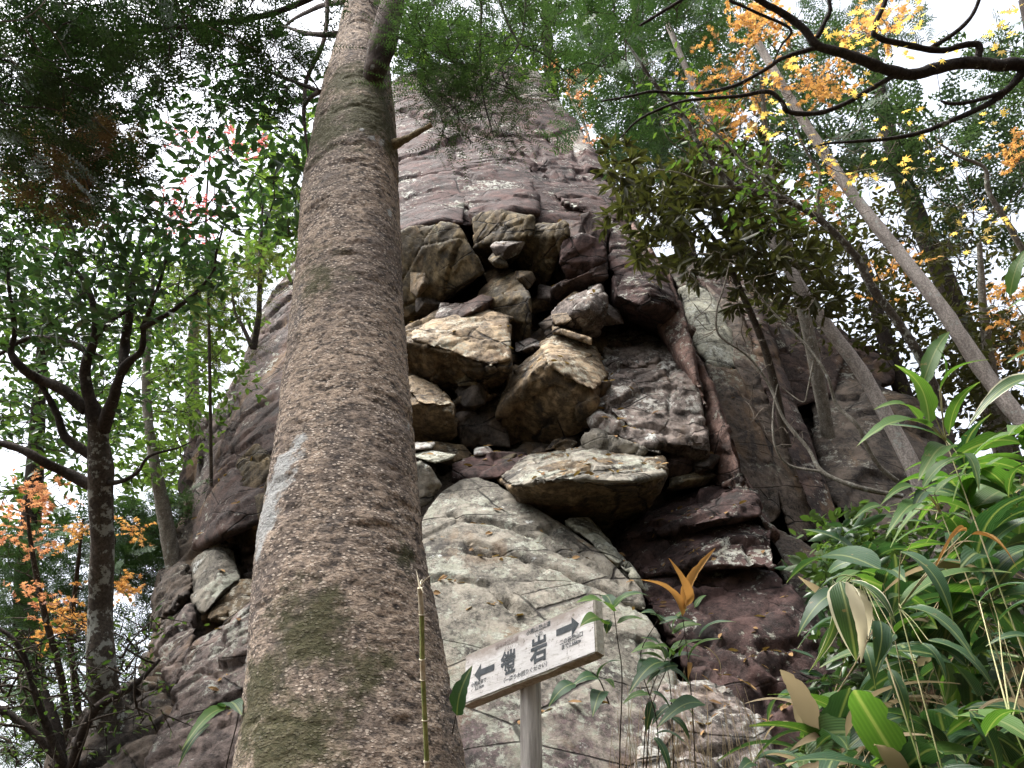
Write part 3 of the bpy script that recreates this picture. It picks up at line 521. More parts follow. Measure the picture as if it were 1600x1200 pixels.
# ================================================================== sign
def sign():
    # front-face corners from the photograph: left end farther away than the right end
    dl, dr = 3.05, 2.72
    BL = atD(722, 1103, dl); BR = atD(933, 1020, dr)
    ex = (BR - BL); Ln = np.linalg.norm(ex); ex /= Ln
    up0 = np.array([0, 0, 1.0]) + FW * .22 * np.array([1, 1, 0]); ez = up0 - ex * ex.dot(up0); ez /= np.linalg.norm(ez); ey = np.cross(ez, ex)   # ey points away from the viewer
    if ey.dot(FW) < 0: ey = -ey
    Hb = .198; Tb = .040
    root = empty('signpost', (0, 0, 0), 'white painted wooden trail sign with two arrows, on a weathered grey post', 'trail sign')
    mid = (BL + BR) / 2; root.location = (mid[0], mid[1], 0); org = np.array(root.location)
    def W(u, v, w=0.0): return BL + ex * u + ez * v + ey * w
    # board: bevelled, slightly uneven slab
    bm = bmesh.new(); nx_, nz_ = 60, 18
    bmesh.ops.create_cube(bm, size=1)
    bmesh.ops.subdivide_edges(bm, edges=[e for e in bm.edges if abs(e.verts[0].co.x - e.verts[1].co.x) > .5], cuts=50)
    bmesh.ops.bevel(bm, geom=[e for e in bm.edges if e.calc_face_angle(0) > 1.2], offset=.02, segments=2, affect='EDGES')
    for q in bm.verts:
        c = q.co; u = (c.x + .5) * Ln; v = (c.z + .5) * Hb; w_ = (c.y + .5) * Tb
        nn = float(vnoise(np.array([[u * 14, v * 9, w_ * 20]]))[0]); v += nn * .003 * (1 if c.z > .3 or c.z < -.3 else 0)
        q.co = Vector(W(u, v, w_) - org)
    me = bpy.data.meshes.new('board'); bm.normal_update(); bmesh.ops.recalc_face_normals(bm, faces=bm.faces[:]); bm.to_mesh(me); bm.free()
    t = NT('sign_wood'); v = t.map(t.pos, (1, 1, 6)); a = t.noise(v, 9, 7, .7, .2); g = t.noise(t.pos, 60, 4, .7)
    col = t.mix(t.ramp(a, [(.35, 0), (.65, 1)]), (.33, .31, .25), (.50, .47, .40)); col = t.mix(t.ramp(g, [(.35, .5), (.5, 0)]), col, (.13, .11, .08))
    col = t.mix(t.ramp(t.noise(t.pos, 11, 6, .7), [(.55, 0), (.66, .6)]), col, (.16, .15, .07)); t.principled(col, .9, t.bump(a, .8, .006)); mw = t.m
    me.materials.append(mw); me.materials.append(mw); link('board', me, root)
    # white painted face, worn along the upper edge
    t = NT('sign_paint'); d = t.n('ShaderNodeVectorMath', operation='DOT_PRODUCT'); t.L(t.pos, d.inputs[0]); d.inputs[1].default_value = tuple(ez)
    z0 = float(np.dot(W(0, 0), ez)); hgt = t.math('MULTIPLY', t.math('SUBTRACT', d.outputs['Value'], z0), 1 / Hb)
    nz = t.noise(t.map(t.pos, (1, 1, 2.5)), 7, 8, .7, .3); wear = t.ramp(t.math('ADD', t.math('MULTIPLY', hgt, .55), t.math('MULTIPLY', nz, .55)), [(.64, 0), (.82, .9)])
    col = t.mix(t.ramp(nz, [(.35, 0), (.7, 1)]), (.80, .79, .77), (.62, .59, .57)); col = t.mix(wear, col, (.34, .28, .24)); col = t.mix(t.ramp(t.noise(t.map(t.pos, (2, 2, 14)), 9, 6, .7), [(.52, 0), (.66, .55)]), col, (.36, .34, .29)); col = t.mix(t.ramp(t.noise(t.pos, 55, 4, .7), [(.60, 0), (.66, .8)]), col, (.22, .20, .16)); t.principled(col, .7, t.bump(nz, .3, .003)); mp = t.m
    mb = MB(); mg = .006; mb.add([W(mg, mg, -.003), W(Ln - mg, mg, -.003), W(Ln - mg, Hb - mg, -.003), W(mg, Hb - mg, -.003)], [0, 1, 2, 3], [4])
    mb.add([W(mg, mg, .001), W(Ln - mg, mg, .001), W(Ln - mg, Hb - mg, .001), W(mg, Hb - mg, .001)], [3, 2, 1, 0], [4])
    f = mb.obj('painted_face', mp, root, smooth=False)
    t = NT('sign_ink'); t.principled(t.mix(t.ramp(t.noise(t.pos, 40, 5, .7), [(.4, 0), (.7, 1)]), (.035, .045, .05), (.09, .10, .11)), .6); mi_ = t.m
    t = NT('sign_ink_faded'); t.principled((.30, .25, .23), .7); mif = t.m
    m4 = Matrix(((ex[0], ez[0], -ey[0], 0), (ex[1], ez[1], -ey[1], 0), (ex[2], ez[2], -ey[2], 0), (0, 0, 0, 1)))
    def txt(name, s, u, v, size, sx=1.0, mat=mi_, bold=0.0, parent=root):
        cu = bpy.data.curves.new(name, 'FONT'); cu.body = s; cu.size = size; cu.align_x = 'CENTER'; cu.offset = bold; cu.space_line = .95; cu.resolution_u = 3
        o = bpy.data.objects.new(name, cu); COL.objects.link(o)
        dg = bpy.context.evaluated_depsgraph_get(); me = bpy.data.meshes.new_from_object(o.evaluated_get(dg)); bpy.data.objects.remove(o)
        n = len(me.vertices); C = np.empty(n * 3, np.float32); me.vertices.foreach_get('co', C); C = C.reshape(-1, 3)
        C = BL + np.outer(C[:, 0] * sx + u, ex) + np.outer(C[:, 1] + v, ez) - ey * .0045 - org
        me.vertices.foreach_set('co', C.astype(np.float32).ravel()); me.materials.clear(); me.materials.append(mat); me.update(); me.name = name
        return link(name, me, root)
    U = lambda f_: Ln * f_
    txt('lettering', '鎧', U(.365), .056, .098, .78, bold=.0024); txt('lettering', '岩', U(.60), .057, .102, .80, bold=.003)
    txt('small_lettering', 'よろい', U(.365), .143, .017, .9, mif, .0003); txt('small_lettering', 'いわ', U(.60), .146, .020, .9, mi_, .0003)
    txt('small_lettering', '国有林登山道', U(.35), .165, .022, .9, mif, .0006)
    txt('small_lettering', '小秀山登山道', U(.595), .168, .022, .9, mi_, .0005)
    txt('small_lettering', '（一周りお回りください）', U(.50), .022, .020, .98, mi_, .0003)
    txt('small_lettering', '小秀山まで\n  3.31km', U(.135), .056, .019, .85, mi_, .0005)
    txt('small_lettering', '二の谷登山口\nまで2.66km ', U(.835), .078, .021, .85, mi_, .0005)
    for sgn, u0, v0 in ((-1, .175, .098), (1, .81, .128)):
        A_ = [(-.5, -.12), (.18, -.12), (.18, -.34), (.5, 0), (.18, .34), (.18, .12), (-.5, .12)]; s_ = .105
        P = [W(U(u0) + sgn * x * s_, v0 + y * s_, -.0045) for x, y in A_]; mb = MB(); ix = list(range(7)) if sgn > 0 else list(range(7))[::-1]; mb.add(P, ix, [7]); mb.obj('arrow', mi_, root, smooth=False)
    # post
    pc = W(Ln * .425, 0, Tb + .035); mb = MB()
    top = pc + np.array([0, 0, .12]); tube(mb, [(top[0], top[1], -.2), (top[0] + .004, top[1], .6), (top[0], top[1], top[2])], [.041, .040, .038], 24, n=16, wob=.12)
    t = NT('post_wood'); a = t.noise(t.map(t.pos, (1, 1, .06)), 55, 7, .7, .2); col = t.mix(t.ramp(a, [(.32, 0), (.62, 1)]), (.16, .145, .13), (.60, .57, .53)); t.principled(col, .85, t.bump(a, 1, .01)); mb.obj('post', t.m, root)
    for u_ in (.03, .97):
        pass
    return root
sign()
# ================================================================== foliage kit
def norm(v): return v / (np.linalg.norm(v, axis=-1, keepdims=True) + 1e-9)
def T_leaf(w=.40, fold=.05, droop=.08):
    V = [(0, 0, 0), (.33, w / 2, fold), (.72, w * .42, fold * .6 - droop * .4), (1, 0, -droop), (.72, -w * .42, fold * .6 - droop * .4), (.33, -w / 2, fold)]
    return np.array(V, float), [[0, 3, 2, 1], [0, 5, 4, 3]]
def T_maple():
    V = []; F = []
    lob = [(-125, .42), (-80, .75), (-40, .95), (0, 1.0), (40, .95), (80, .75), (125, .42)]; ang = []
    for k, (a, r) in enumerate(lob):
        ang.append((a, r)); 
        if k < 6: ang.append(((a + lob[k + 1][0]) / 2, .36))
    ang.append((180, .10))
    V = [(math.cos(math.radians(a)) * r * .5 + .1, math.sin(math.radians(a)) * r * .5, -.08 * r * r) for a, r in ang]
    return np.array(V, float), [list(range(len(V)))]
def T_spray(n=11, nl=.17, wd=.022, seed=0, taper=.7, vee=.03, stem=.006):
    r = np.random.default_rng(seed); V = []; F = []
    V += [(0, stem, 0), (1, 0, 0), (0, -stem, 0)]; F.append([0, 1, 2])
    for k in range(n):
        x = (k + .5) / n; L = nl * (1 - taper * x ** 1.5) * r.uniform(.8, 1.15)
        for sg in (1, -1):
            a = math.radians(r.uniform(48, 68)); b = len(V); xo = x + r.uniform(-.01, .01)
            V += [(xo - wd / 2, 0, 0), (xo + wd / 2, 0, 0), (xo + math.cos(a) * L, sg * math.sin(a) * L, vee * r.uniform(-1, 1))]
            F.append([b, b + 1, b + 2] if sg < 0 else [b + 1, b, b + 2])
    return np.array(V, float), F
def T_frond(seed=0, n=6, sub=5, L0=.42, wd=.035):
    """flat hinoki or fir frond: side twigs that carry needles in turn"""
    r = np.random.default_rng(seed); V = [(0, .006, 0), (1, 0, 0), (0, -.006, 0)]; F = [[0, 1, 2]]
    for k in range(n):
        x = .08 + .86 * k / n
        for sg in (1, -1):
            L = L0 * (1 - .65 * x) * r.uniform(.75, 1.2); a = math.radians(r.uniform(38, 58)); d = np.array([math.cos(a), sg * math.sin(a), r.uniform(-.15, .05)]); p = np.array([x, 0, 0])
            for j in range(sub):
                q = p + d * L * (j + .3) / sub; l2 = L * .36 * (1 - .5 * j / sub)
                for s2 in (1, -1):
                    a2 = a * sg + s2 * math.radians(r.uniform(40, 60)); e = np.array([math.cos(a2), math.sin(a2), r.uniform(-.1, .1)]) * l2
                    b = len(V); V += [tuple(q - d * wd * .5), tuple(q + d * wd * .5), tuple(q + e)]; F.append([b, b + 1, b + 2])
            b = len(V); V += [tuple(p), tuple(p + np.array([wd * .5, 0, 0])), tuple(p + d * L)]; F.append([b, b + 1, b + 2])
    return np.array(V, float), F
def put(mb, T, P, X, Nn, S, mi=0):
    """instances of template T at P with its x axis along X, its z axis near Nn, size S"""
    if len(P) == 0: return
    V, F = T; X = norm(X); Yv = norm(np.cross(Nn, X)); Z = np.cross(X, Yv)
    W = P[:, None] + S[:, None, None] * (V[None, :, 0:1] * X[:, None] + V[None, :, 1:2] * Yv[:, None] + V[None, :, 2:3] * Z[:, None])
    nv = len(V); loops = np.concatenate([np.array(f) for f in F]); cnt = np.array([len(f) for f in F])
    L = (loops[None] + np.arange(len(P))[:, None] * nv).ravel()
    mb.add(W.reshape(-1, 3), L, np.tile(cnt, len(P)), mi)
def in_poly(px, py, poly):
    c = np.zeros(len(px), bool); j = len(poly) - 1
    for i in range(len(poly)):
        xi, yi = poly[i]; xj, yj = poly[j]
        c ^= ((yi > py) != (yj > py)) & (px < (xj - xi) * (py - yi) / (yj - yi + 1e-9) + xi); j = i
    return c
def fill(poly, n, d0, d1, rng=RNG):
    """n points in the volume that the polygon outlines between two distances"""
    poly = np.array(poly, float); a, b = poly.min(0), poly.max(0); out = np.zeros((0, 3))
    while len(out) < n:
        q = rng.uniform(a, b, (n * 3, 2)); q = q[in_poly(q[:, 0], q[:, 1], poly)]
        out = np.vstack([out, atDs(q[:, 0], q[:, 1], rng.uniform(d0, d1, len(q)))])
    return out[:n]
def leaves_in(mb, C, r, n, T, size, rng=RNG, flat=.5, up=.8, twig=None, mi=0, whorl=0, down=0.0):
    """leaves along little twigs in clumps round the centres C; returns leaf frames"""
    K = len(C); k = max(2, int(n / 9)); m = int(np.ceil(n / k))
    c = np.repeat(C, k, 0); st = c + norm(rng.normal(size=(K * k, 3))) * rng.uniform(0, .35, (K * k, 1)) * r
    d = norm(rng.normal(size=(K * k, 3)) * [1, 1, flat] + [0, 0, -down]); L = r * rng.uniform(.5, 1.15, (K * k, 1))
    en = st + d * L; s_ = np.repeat(st, m, 0); e_ = np.repeat(en, m, 0); dd = np.repeat(d, m, 0)
    tt = np.tile(np.linspace(.15, 1, m), K * k)[:, None] + rng.uniform(-.05, .05, (K * k * m, 1))
    if whorl: tt = 1 - (1 - tt) * .18
    P = s_ + (e_ - s_) * tt
    side = norm(np.cross(dd, [0, 0, 1.0])) * np.where(rng.random((len(P), 1)) < .5, -1, 1)
    X = norm(dd * rng.uniform(.2, 1, (len(P), 1)) + side * rng.uniform(.5, 1.1, (len(P), 1)) + rng.normal(size=(len(P), 3)) * (.35 if not whorl else .5))
    Nn = norm(np.array([0, 0, up]) + rng.normal(size=(len(P), 3)) * .45)
    S = size * rng.uniform(.65, 1.25, len(P))
    put(mb, T, P, X, Nn, S, mi)
    if twig is not None:
        w_ = twig[1]; sdv = norm(np.cross(d, rng.normal(size=d.shape))); s2 = np.cross(d, sdv)
        q0 = st + sdv * w_; q1 = st - sdv * w_ * .5 + s2 * w_; q2 = st - sdv * w_ * .5 - s2 * w_
        V = np.stack([q0, q1, q2, en], 1).reshape(-1, 3); b = (np.arange(K * k) * 4)[:, None]
        F = np.concatenate([b + [0, 1, 3], b + [1, 2, 3], b + [2, 0, 3]], 1).reshape(-1)
        twig[0].add(V, F, np.full(K * k * 3, 3))
    return P
def connect(mb, skel, C, r0=.006, k=.010, rng=RNG, wob=.16, sides=4, maxr=.03):
    """grow a curved branch to every clump centre from the nearest wood"""
    S = [np.asarray(s, float) for s in skel]; S = np.concatenate([catmull(s, 6) for s in S])
    dist = np.array([np.min(np.linalg.norm(S - c, axis=1)) for c in C]); order = np.argsort(dist)
    for i in order:
        c = C[i]; dd = np.linalg.norm(S - c, axis=1); j = int(np.argmin(dd + (S[:, 2] > c[2] + .1) * dd * .5)); a = S[j]; L = dd[j]
        if L < .02: continue
        m1 = a + (c - a) * .35 + rng.normal(size=3) * L * wob * .6; m2 = a + (c - a) * .7 + rng.normal(size=3) * L * wob * .7 + np.array([0, 0, L * .04])
        rb = min(r0 + k * L, maxr)
        tube(mb, [a, m1, m2, c], [rb, rb * .8, rb * .55, rb * .3], sides, n=3, cap=False)
        S = np.vstack([S, catmull([a, m1, m2, c], 3)[2:]])
def tree_thing(name, loc, label, cat='tree', group=None): return empty(name, loc, label, cat, group)
def px_path(pts): return [atD(*p) for p in pts]
GF = lambda *a, **k: leaf_mat(*a, **k)
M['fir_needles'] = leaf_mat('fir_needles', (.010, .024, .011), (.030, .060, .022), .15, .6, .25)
M['hinoki'] = leaf_mat('hinoki_scales', (.022, .050, .024), (.060, .105, .045), .22, .6, .25)
M['far_conifer'] = leaf_mat('far_conifer', (.026, .050, .030), (.062, .095, .052), .25, .6, .2)
M['brown_spray'] = leaf_mat('brown_spray', (.09, .055, .035), (.16, .10, .06), .2, .7, .2)
M['evergreen'] = leaf_mat('evergreen_leaf', (.015, .040, .020), (.045, .088, .036), .22, .35, .45)
M['lime'] = leaf_mat('lime_leaf', (.045, .085, .024), (.105, .15, .045), .40, .5, .3)
M['mid'] = leaf_mat('mid_leaf', (.030, .065, .018), (.085, .13, .035), .35, .45, .3)
M['olive'] = leaf_mat('olive_leaf', (.045, .055, .018), (.105, .105, .035), .28, .4, .35)
M['dark_olive'] = leaf_mat('dark_olive_leaf', (.028, .032, .014), (.070, .068, .026), .22, .45, .3)
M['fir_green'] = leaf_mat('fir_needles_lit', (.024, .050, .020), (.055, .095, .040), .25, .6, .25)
M['orange'] = leaf_mat('orange_leaf', (.42, .20, .07), (.58, .36, .13), .5, .5, .3, (1.3, 1.2, .9))
M['peach'] = leaf_mat('peach_leaf', (.40, .17, .10), (.55, .30, .15), .5, .5, .3, (1.3, 1.2, 1.0))
M['yellow'] = leaf_mat('yellow_leaf', (.56, .37, .09), (.70, .55, .17), .5, .5, .3, (1.3, 1.25, .9))
M['red'] = M['red']; M['red_leaf'] = leaf_mat('red_leaf', (.34, .085, .085), (.48, .17, .15), .45, .5, .3, (1.4, 1.1, 1.1))
M['dark_bark'] = bark_mat('dark_bark', (.025, .020, .017), (.075, .06, .05), 12, .25)
M['maple_bark'] = bark_mat('maple_bark', (.018, .015, .014), (.06, .05, .045), 18, .30)
M['lichen_bark'] = bark_mat('lichen_bark', (.05, .042, .035), (.13, .11, .09), 12, .75)
M['pale_bark'] = bark_mat('pale_bark', (.24, .21, .19), (.50, .45, .41), 14, .45, (1, 1, .12))
M['grey_bark'] = bark_mat('grey_bark', (.14, .125, .10), (.30, .28, .24), 18, .5)
M['twig'] = bark_mat('twig_bark', (.035, .028, .022), (.10, .08, .06), 20, .3)
M['pale_twig'] = bark_mat('pale_twig_bark', (.12, .10, .08), (.26, .22, .18), 20, .4)
TLEAF, TMAPLE = T_leaf(), T_maple(); TNARROW = T_leaf(.26, .04, .12); TSMALL = T_leaf(.55, .03, .03)
TSPRAY = [T_spray(seed=i, wd=.03) for i in range(3)]; TFROND = [T_frond(seed=i, sub=4, wd=.055) for i in range(3)]; TFAR = [T_frond(seed=i + 5, n=5, sub=3, wd=.10) for i in range(2)]
TFOLIAGE = {}

def crown(root, C, r, n, T, size, mat, bark='twig', skel=None, conn=True, name='foliage', cr0=.005, ck=.008, maxr=.03, tw=.0022, rng=RNG, **k):
    mb = MB(); tw_ = MB()
    Ts = T if isinstance(T, list) else [T]
    for i, tt in enumerate(Ts):
        leaves_in(mb, C[i::len(Ts)], r, n, tt, size, rng, twig=(tw_, tw), **k)
    if conn and skel is not None: connect(tw_, skel, C, cr0, ck, rng, maxr=maxr)
    if mb.n: tag(mb.obj(name, M[mat], root), kind='stuff')
    if tw_.n: tag(tw_.obj('twigs', M[bark], root), kind='stuff')
def wood(root, name, paths, mat, sides=10, n=6, wob=.18):
    """paths: list of (points px,py,D ; radii)"""
    out = []
    for pts, rad in paths:
        P = px_path(pts); mb = MB(); tube(mb, P, rad, sides, n=n, wob=wob); mb.obj(name, M[mat], root); out.append(P)
    return out
def picked(root, P, X, Nn, S, T, mat, name='leaf', label=None):
    """single leaves that can be picked apart: one object each, sharing a mesh"""
    mb = MB(); mb.add(T[0], np.concatenate([np.array(f) for f in T[1]]), [len(f) for f in T[1]]); me = mb.mesh(name, M[mat], smooth=False)
    org = np.array(root.location); X = norm(X); Yv = norm(np.cross(Nn, X)); Z = np.cross(X, Yv)
    for i in range(len(P)):
        o = link(name, me, root); p = P[i] - org; s = S[i]
        o.matrix_local = Matrix(((X[i][0] * s, Yv[i][0] * s, Z[i][0] * s, p[0]), (X[i][1] * s, Yv[i][1] * s, Z[i][1] * s, p[1]), (X[i][2] * s, Yv[i][2] * s, Z[i][2] * s, p[2]), (0, 0, 0, 1)))

# ------------------------------------------------------------------ fir: crown parts of the big trunk that hang into the picture
def fir_crown():
    sk = [np.array([TP(583, 30, 0), TP(590, -200, .1), TP(600, -600, .1)])]
    # boughs reaching to the right over the rock
    b1 = px_path([(600, 50, 3.9), (680, 80, 3.7), (740, 112, 3.6), (800, 140, 3.5)])
    b2 = px_path([(745, -120, 3.9), (752, 0, 3.7), (750, 80, 3.6), (755, 150, 3.5), (772, 215, 3.4)])
    b3 = px_path([(745, -110, 3.9), (800, 50, 3.7), (850, 85, 3.6), (905, 130, 3.6)])
    b4 = px_path([(820, -120, 3.9), (818, 45, 3.7), (780, 110, 3.6), (765, 145, 3.5)])
    b5 = px_path([(600, 20, 4.1), (640, -60, 4.0), (745, -120, 3.9), (820, -125, 3.9)])
    mb = MB()
    for b, r in ((b1, .008), (b2, .008), (b3, .008), (b4, .006), (b5, .016)): tube(mb, b, np.linspace(r, r * .3, len(b)), 6, n=5)
    mb.obj('bough', M['dark_bark'], tree)
    C = []
    for b, k in ((b1, 12), (b2, 26), (b3, 14), (b4, 12)):
        q = catmull(b, 12); q = q[int(len(q) * .15):]; i = RNG.integers(0, len(q), k); C.append(q[i] + RNG.normal(size=(k, 3)) * [.12, .12, .08])
    C.append(fill([(640, 30), (720, 60), (800, 200), (810, 230), (720, 190), (650, 150)], 60, 3.4, 3.9)); C.append(fill([(640, 0), (900, 0), (900, 60), (640, 120)], 70, 3.5, 4.4))
    C = np.concatenate(C)
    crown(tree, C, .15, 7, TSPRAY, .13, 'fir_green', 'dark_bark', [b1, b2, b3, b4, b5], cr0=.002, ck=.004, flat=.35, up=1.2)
    # left-hand dark boughs over the upper left
    s1 = px_path([(560, -40, 4.2), (430, 20, 4.2), (300, 40, 4.1), (150, 60, 4.0), (0, 90, 3.9)]); s2 = px_path([(560, -200, 4.5), (400, -80, 4.4), (200, -60, 4.3), (-60, -20, 4.2)])
    s3 = px_path([(500, 143, 3.9), (440, 120, 4.1), (380, 100, 4.3), (330, 110, 4.4)])
    mb = MB()
    for b, r in ((s1, .02), (s2, .03), (s3, .010)): tube(mb, b, np.linspace(r, r * .3, len(b)), 6, n=5, wob=.2)
    mb.obj('bough', M['dark_bark'], tree)
    C = np.concatenate([fill([(-40, -60), (330, -60), (330, 90), (200, 140), (120, 210), (-40, 270)], 120, 3.2, 4.8), fill([(300, -60), (470, -40), (500, 60), (430, 120), (330, 130)], 26, 3.6, 5.0), fill([(-30, 180), (120, 150), (200, 110), (260, 180), (150, 320), (-30, 330)], 40, 4.0, 5.4)])
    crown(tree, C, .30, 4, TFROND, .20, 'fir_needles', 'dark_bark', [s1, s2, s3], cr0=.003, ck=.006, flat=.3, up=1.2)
    C = fill([(420, 30), (480, 60), (490, 160), (440, 180), (400, 110)], 26, 3.8, 4.6)
    crown(tree, C, .2, 8, TSPRAY, .16, 'fir_needles', 'dark_bark', [s3], cr0=.002, ck=.004, flat=.35, up=1.2)
    C = fill([(60, 150), (180, 190), (190, 300), (100, 310), (20, 260)], 22, 4.2, 5.0); crown(tree, C, .2, 8, TFROND[:1], .2, 'brown_spray', 'pale_twig', None, conn=False, name='dead_foliage')
    mb = MB()
    for q in ([(-10, 35, 3.4), (40, 28, 3.4), (72, 0, 3.3), (85, -30, 3.2)], [(40, 45, 3.3), (75, 100, 3.4), (110, 150, 3.5), (175, 210, 3.7), (240, 262, 3.9), (272, 280, 4.0)], [(60, 25, 3.3), (90, 60, 3.4), (108, 92, 3.4)], [(250, -5, 3.5), (310, 33, 3.6), (350, 53, 3.7), (410, 82, 3.9)], [(0, 75, 3.4), (30, 105, 3.4), (52, 120, 3.5)]):
        tube(mb, px_path(q), np.linspace(.0045, .002, len(q)), 5, n=5)
    tag(mb.obj('dead_twigs', M['pale_twig'], tree), kind='stuff')
fir_crown()

# ------------------------------------------------------------------ left evergreen with forked trunk
LT = tree_thing('evergreen_tree', (*atD(160, 1180, 5.4)[:2], 0), 'dark forked evergreen tree left of the crag, lichen on its slender trunk')
W1 = wood(LT, 'trunk', [([(215, 1420, 5.2), (200, 1230, 5.3), (172, 1120, 5.4), (158, 1040, 5.4), (157, 950, 5.5), (160, 860, 5.5), (157, 770, 5.5), (156, 720, 5.5), (150, 650, 5.5)], [.14, .125, .098, .083, .078, .074, .075, .080, .062])], 'lichen_bark', 16, 10, .22)
W1 += wood(LT, 'limb', [
    ([(150, 660, 5.5), (140, 620, 5.5), (133, 590, 5.5), (136, 560, 5.5), (148, 530, 5.5), (147, 480, 5.5), (127, 433, 5.5), (90, 400, 5.5), (60, 380, 5.6)], [.058, .045, .036, .032, .030, .022, .016, .012, .008]),
    ([(160, 670, 5.5), (178, 620, 5.4), (190, 580, 5.4), (208, 560, 5.4), (222, 545, 5.4), (226, 505, 5.4), (240, 470, 5.3), (262, 400, 5.3)], [.05, .038, .030, .026, .022, .018, .013, .008]),
    ([(222, 512, 5.4), (255, 495, 5.3), (277, 480, 5.3), (305, 458, 5.2), (333, 425, 5.2), (338, 395, 5.2), (350, 350, 5.1)], [.020, .017, .015, .012, .010, .008, .004]),
    ([(135, 640, 5.5), (93, 606, 5.5), (60, 592, 5.5), (37, 577, 5.4), (17, 550, 5.4), (23, 517, 5.4), (14, 450, 5.3), (13, 400, 5.3)], [.045, .036, .032, .028, .022, .018, .012, .008]),
    ([(192, 580, 5.4), (194, 545, 5.5), (197, 520, 5.5), (202, 495, 5.5), (203, 440, 5.5), (216, 400, 5.6), (220, 360, 5.6)], [.03, .034, .030, .026, .018, .012, .008]),
    ([(150, 765, 5.5), (135, 755, 5.5), (100, 737, 5.5), (60, 717, 5.4), (27, 700, 5.4), (-20, 688, 5.4)], [.045, .040, .036, .032, .026, .022]),
    ([(142, 712, 5.5), (110, 690, 5.5), (98, 675, 5.5), (90, 650, 5.5), (75, 620, 5.5), (62, 600, 5.5)], [.036, .032, .028, .024, .02, .016]),
    ([(163, 755, 5.5), (190, 752, 5.4), (215, 738, 5.4), (233, 713, 5.3), (277, 700, 5.3), (300, 690, 5.3)], [.02, .015, .012, .010, .006, .004]),
    ([(157, 560, 5.5), (130, 545, 5.6), (90, 530, 5.7), (40, 530, 5.8), (-10, 560, 5.8)], [.02, .022, .020, .017, .012]),
    ([(148, 530, 5.5), (170, 505, 5.4), (200, 483, 5.4), (211, 468, 5.3), (210, 420, 5.3), (236, 380, 5.3)], [.018, .014, .012, .010, .007, .004]),
    ([(150, 450, 5.5), (160, 440, 5.5), (180, 430, 5.4), (165, 400, 5.3)], [.006, .005, .004, .003]),
], 'dark_bark', 9, 6, .3)
C = np.concatenate([fill([(-40, 300), (120, 300), (250, 330), (330, 380), (330, 460), (200, 520), (60, 560), (-40, 560)], 190, 4.7, 6.2), fill([(110, 120), (330, 120), (490, 90), (482, 250), (470, 360), (400, 420), (250, 420), (150, 330), (120, 220)], 85, 4.3, 5.8),
                    fill([(-40, 560), (200, 520), (290, 500), (280, 640), (200, 700), (-40, 740)], 50, 5.6, 6.8)])
crown(LT, C, .28, 11, TLEAF, .074, 'evergreen', 'dark_bark', W1, cr0=.003, ck=.005, maxr=.012)
pts = fill([(330, 140), (480, 130), (475, 370), (340, 370)], 150, 4.2, 5.0); Xr = norm(RNG.normal(size=(150, 3)) * [1, 1, .6]); Nr = norm(RNG.normal(size=(150, 3)) * .5 + [0, -.3, 1])
picked(LT, pts, Xr, Nr, RNG.uniform(.075, .105, 150), TLEAF, 'evergreen')

# thinner trees left, farther
def simple_tree(name, label, trunk_pts, rad, mat, polys, r, n, T, size, leafmat, limbs=(), group=None, cat='tree', sides=10, **k):
    base = atD(*trunk_pts[0]); root = tree_thing(name, (base[0], base[1], float(terrain(base[0], base[1]))), label, cat, group)
    W_ = wood(root, 'trunk', [(trunk_pts, rad)], mat, sides, 6, .15)
    if limbs: W_ += wood(root, 'limb', limbs, mat, 7, 5, .25)
    C = np.concatenate([fill(p, c, a, b) for p, c, a, b in polys]); crown(root, C, r, n, T, size, leafmat, k.pop('twigmat', 'twig'), W_, **k); return root, W_
simple_tree('slender_tree', 'slender grey-stemmed tree with yellow-green leaves between the forked evergreen and the crag', [(275, 900, 7.5), (255, 795, 7.6), (243, 733, 7.6), (233, 667, 7.7), (228, 600, 7.8), (232, 520, 7.9), (240, 430, 8)], [.075, .065, .05, .045, .04, .03, .02], 'grey_bark',
    [([(190, 420), (400, 400), (400, 520), (340, 640), (290, 760), (200, 800), (190, 600)], 120, 7.2, 10)], .45, 26, TLEAF, .085, 'lime', cr0=.004, ck=.006)
simple_tree('shaded_tree', 'mid green tree behind the forked evergreen at the left edge', [(60, 1150, 9.5), (40, 950, 9.6), (50, 800, 9.8), (60, 640, 10), (70, 480, 10)], [.16, .13, .11, .08, .05], 'dark_bark',
    [([(-60, 420), (200, 440), (220, 800), (120, 860), (-60, 860)], 130, 9, 12), ([(-60, 300), (180, 300), (200, 440), (-60, 440)], 30, 9, 12)], .6, 26, TLEAF, .13, 'mid', cr0=.005, ck=.007)
simple_tree('pale_leaved_tree', 'far pale green tree glimpsed through the gap above the left slope', [(330, 1000, 14), (320, 800, 14.5), (300, 600, 15), (310, 430, 15)], [.2, .17, .12, .06], 'grey_bark',
    [([(150, 420), (420, 380), (470, 200), (480, 330), (400, 480), (290, 780), (220, 780)], 90, 13, 17), ([(380, 180), (490, 180), (480, 400), (400, 420)], 40, 12, 16)], .8, 24, TLEAF, .17, 'lime', cr0=.006, ck=.007)
simple_tree('twiggy_conifer', 'small twiggy conifer clinging to the left shoulder of the crag', [(396, 545, 7.4), (404, 495, 7.5), (406, 440, 7.6), (407, 380, 7.7), (412, 300, 7.8)], [.03, .026, .022, .018, .01], 'dark_bark',
    [([(260, 430), (440, 390), (440, 440), (400, 520), (290, 620), (280, 520)], 60, 7.0, 8.4)], .30, 12, TSPRAY, .20, 'olive', limbs=[([(392, 540, 7.4), (380, 512, 7.5), (368, 490, 7.6), (362, 455, 7.7)], [.022, .018, .014, .01])] , cr0=.004, ck=.006)
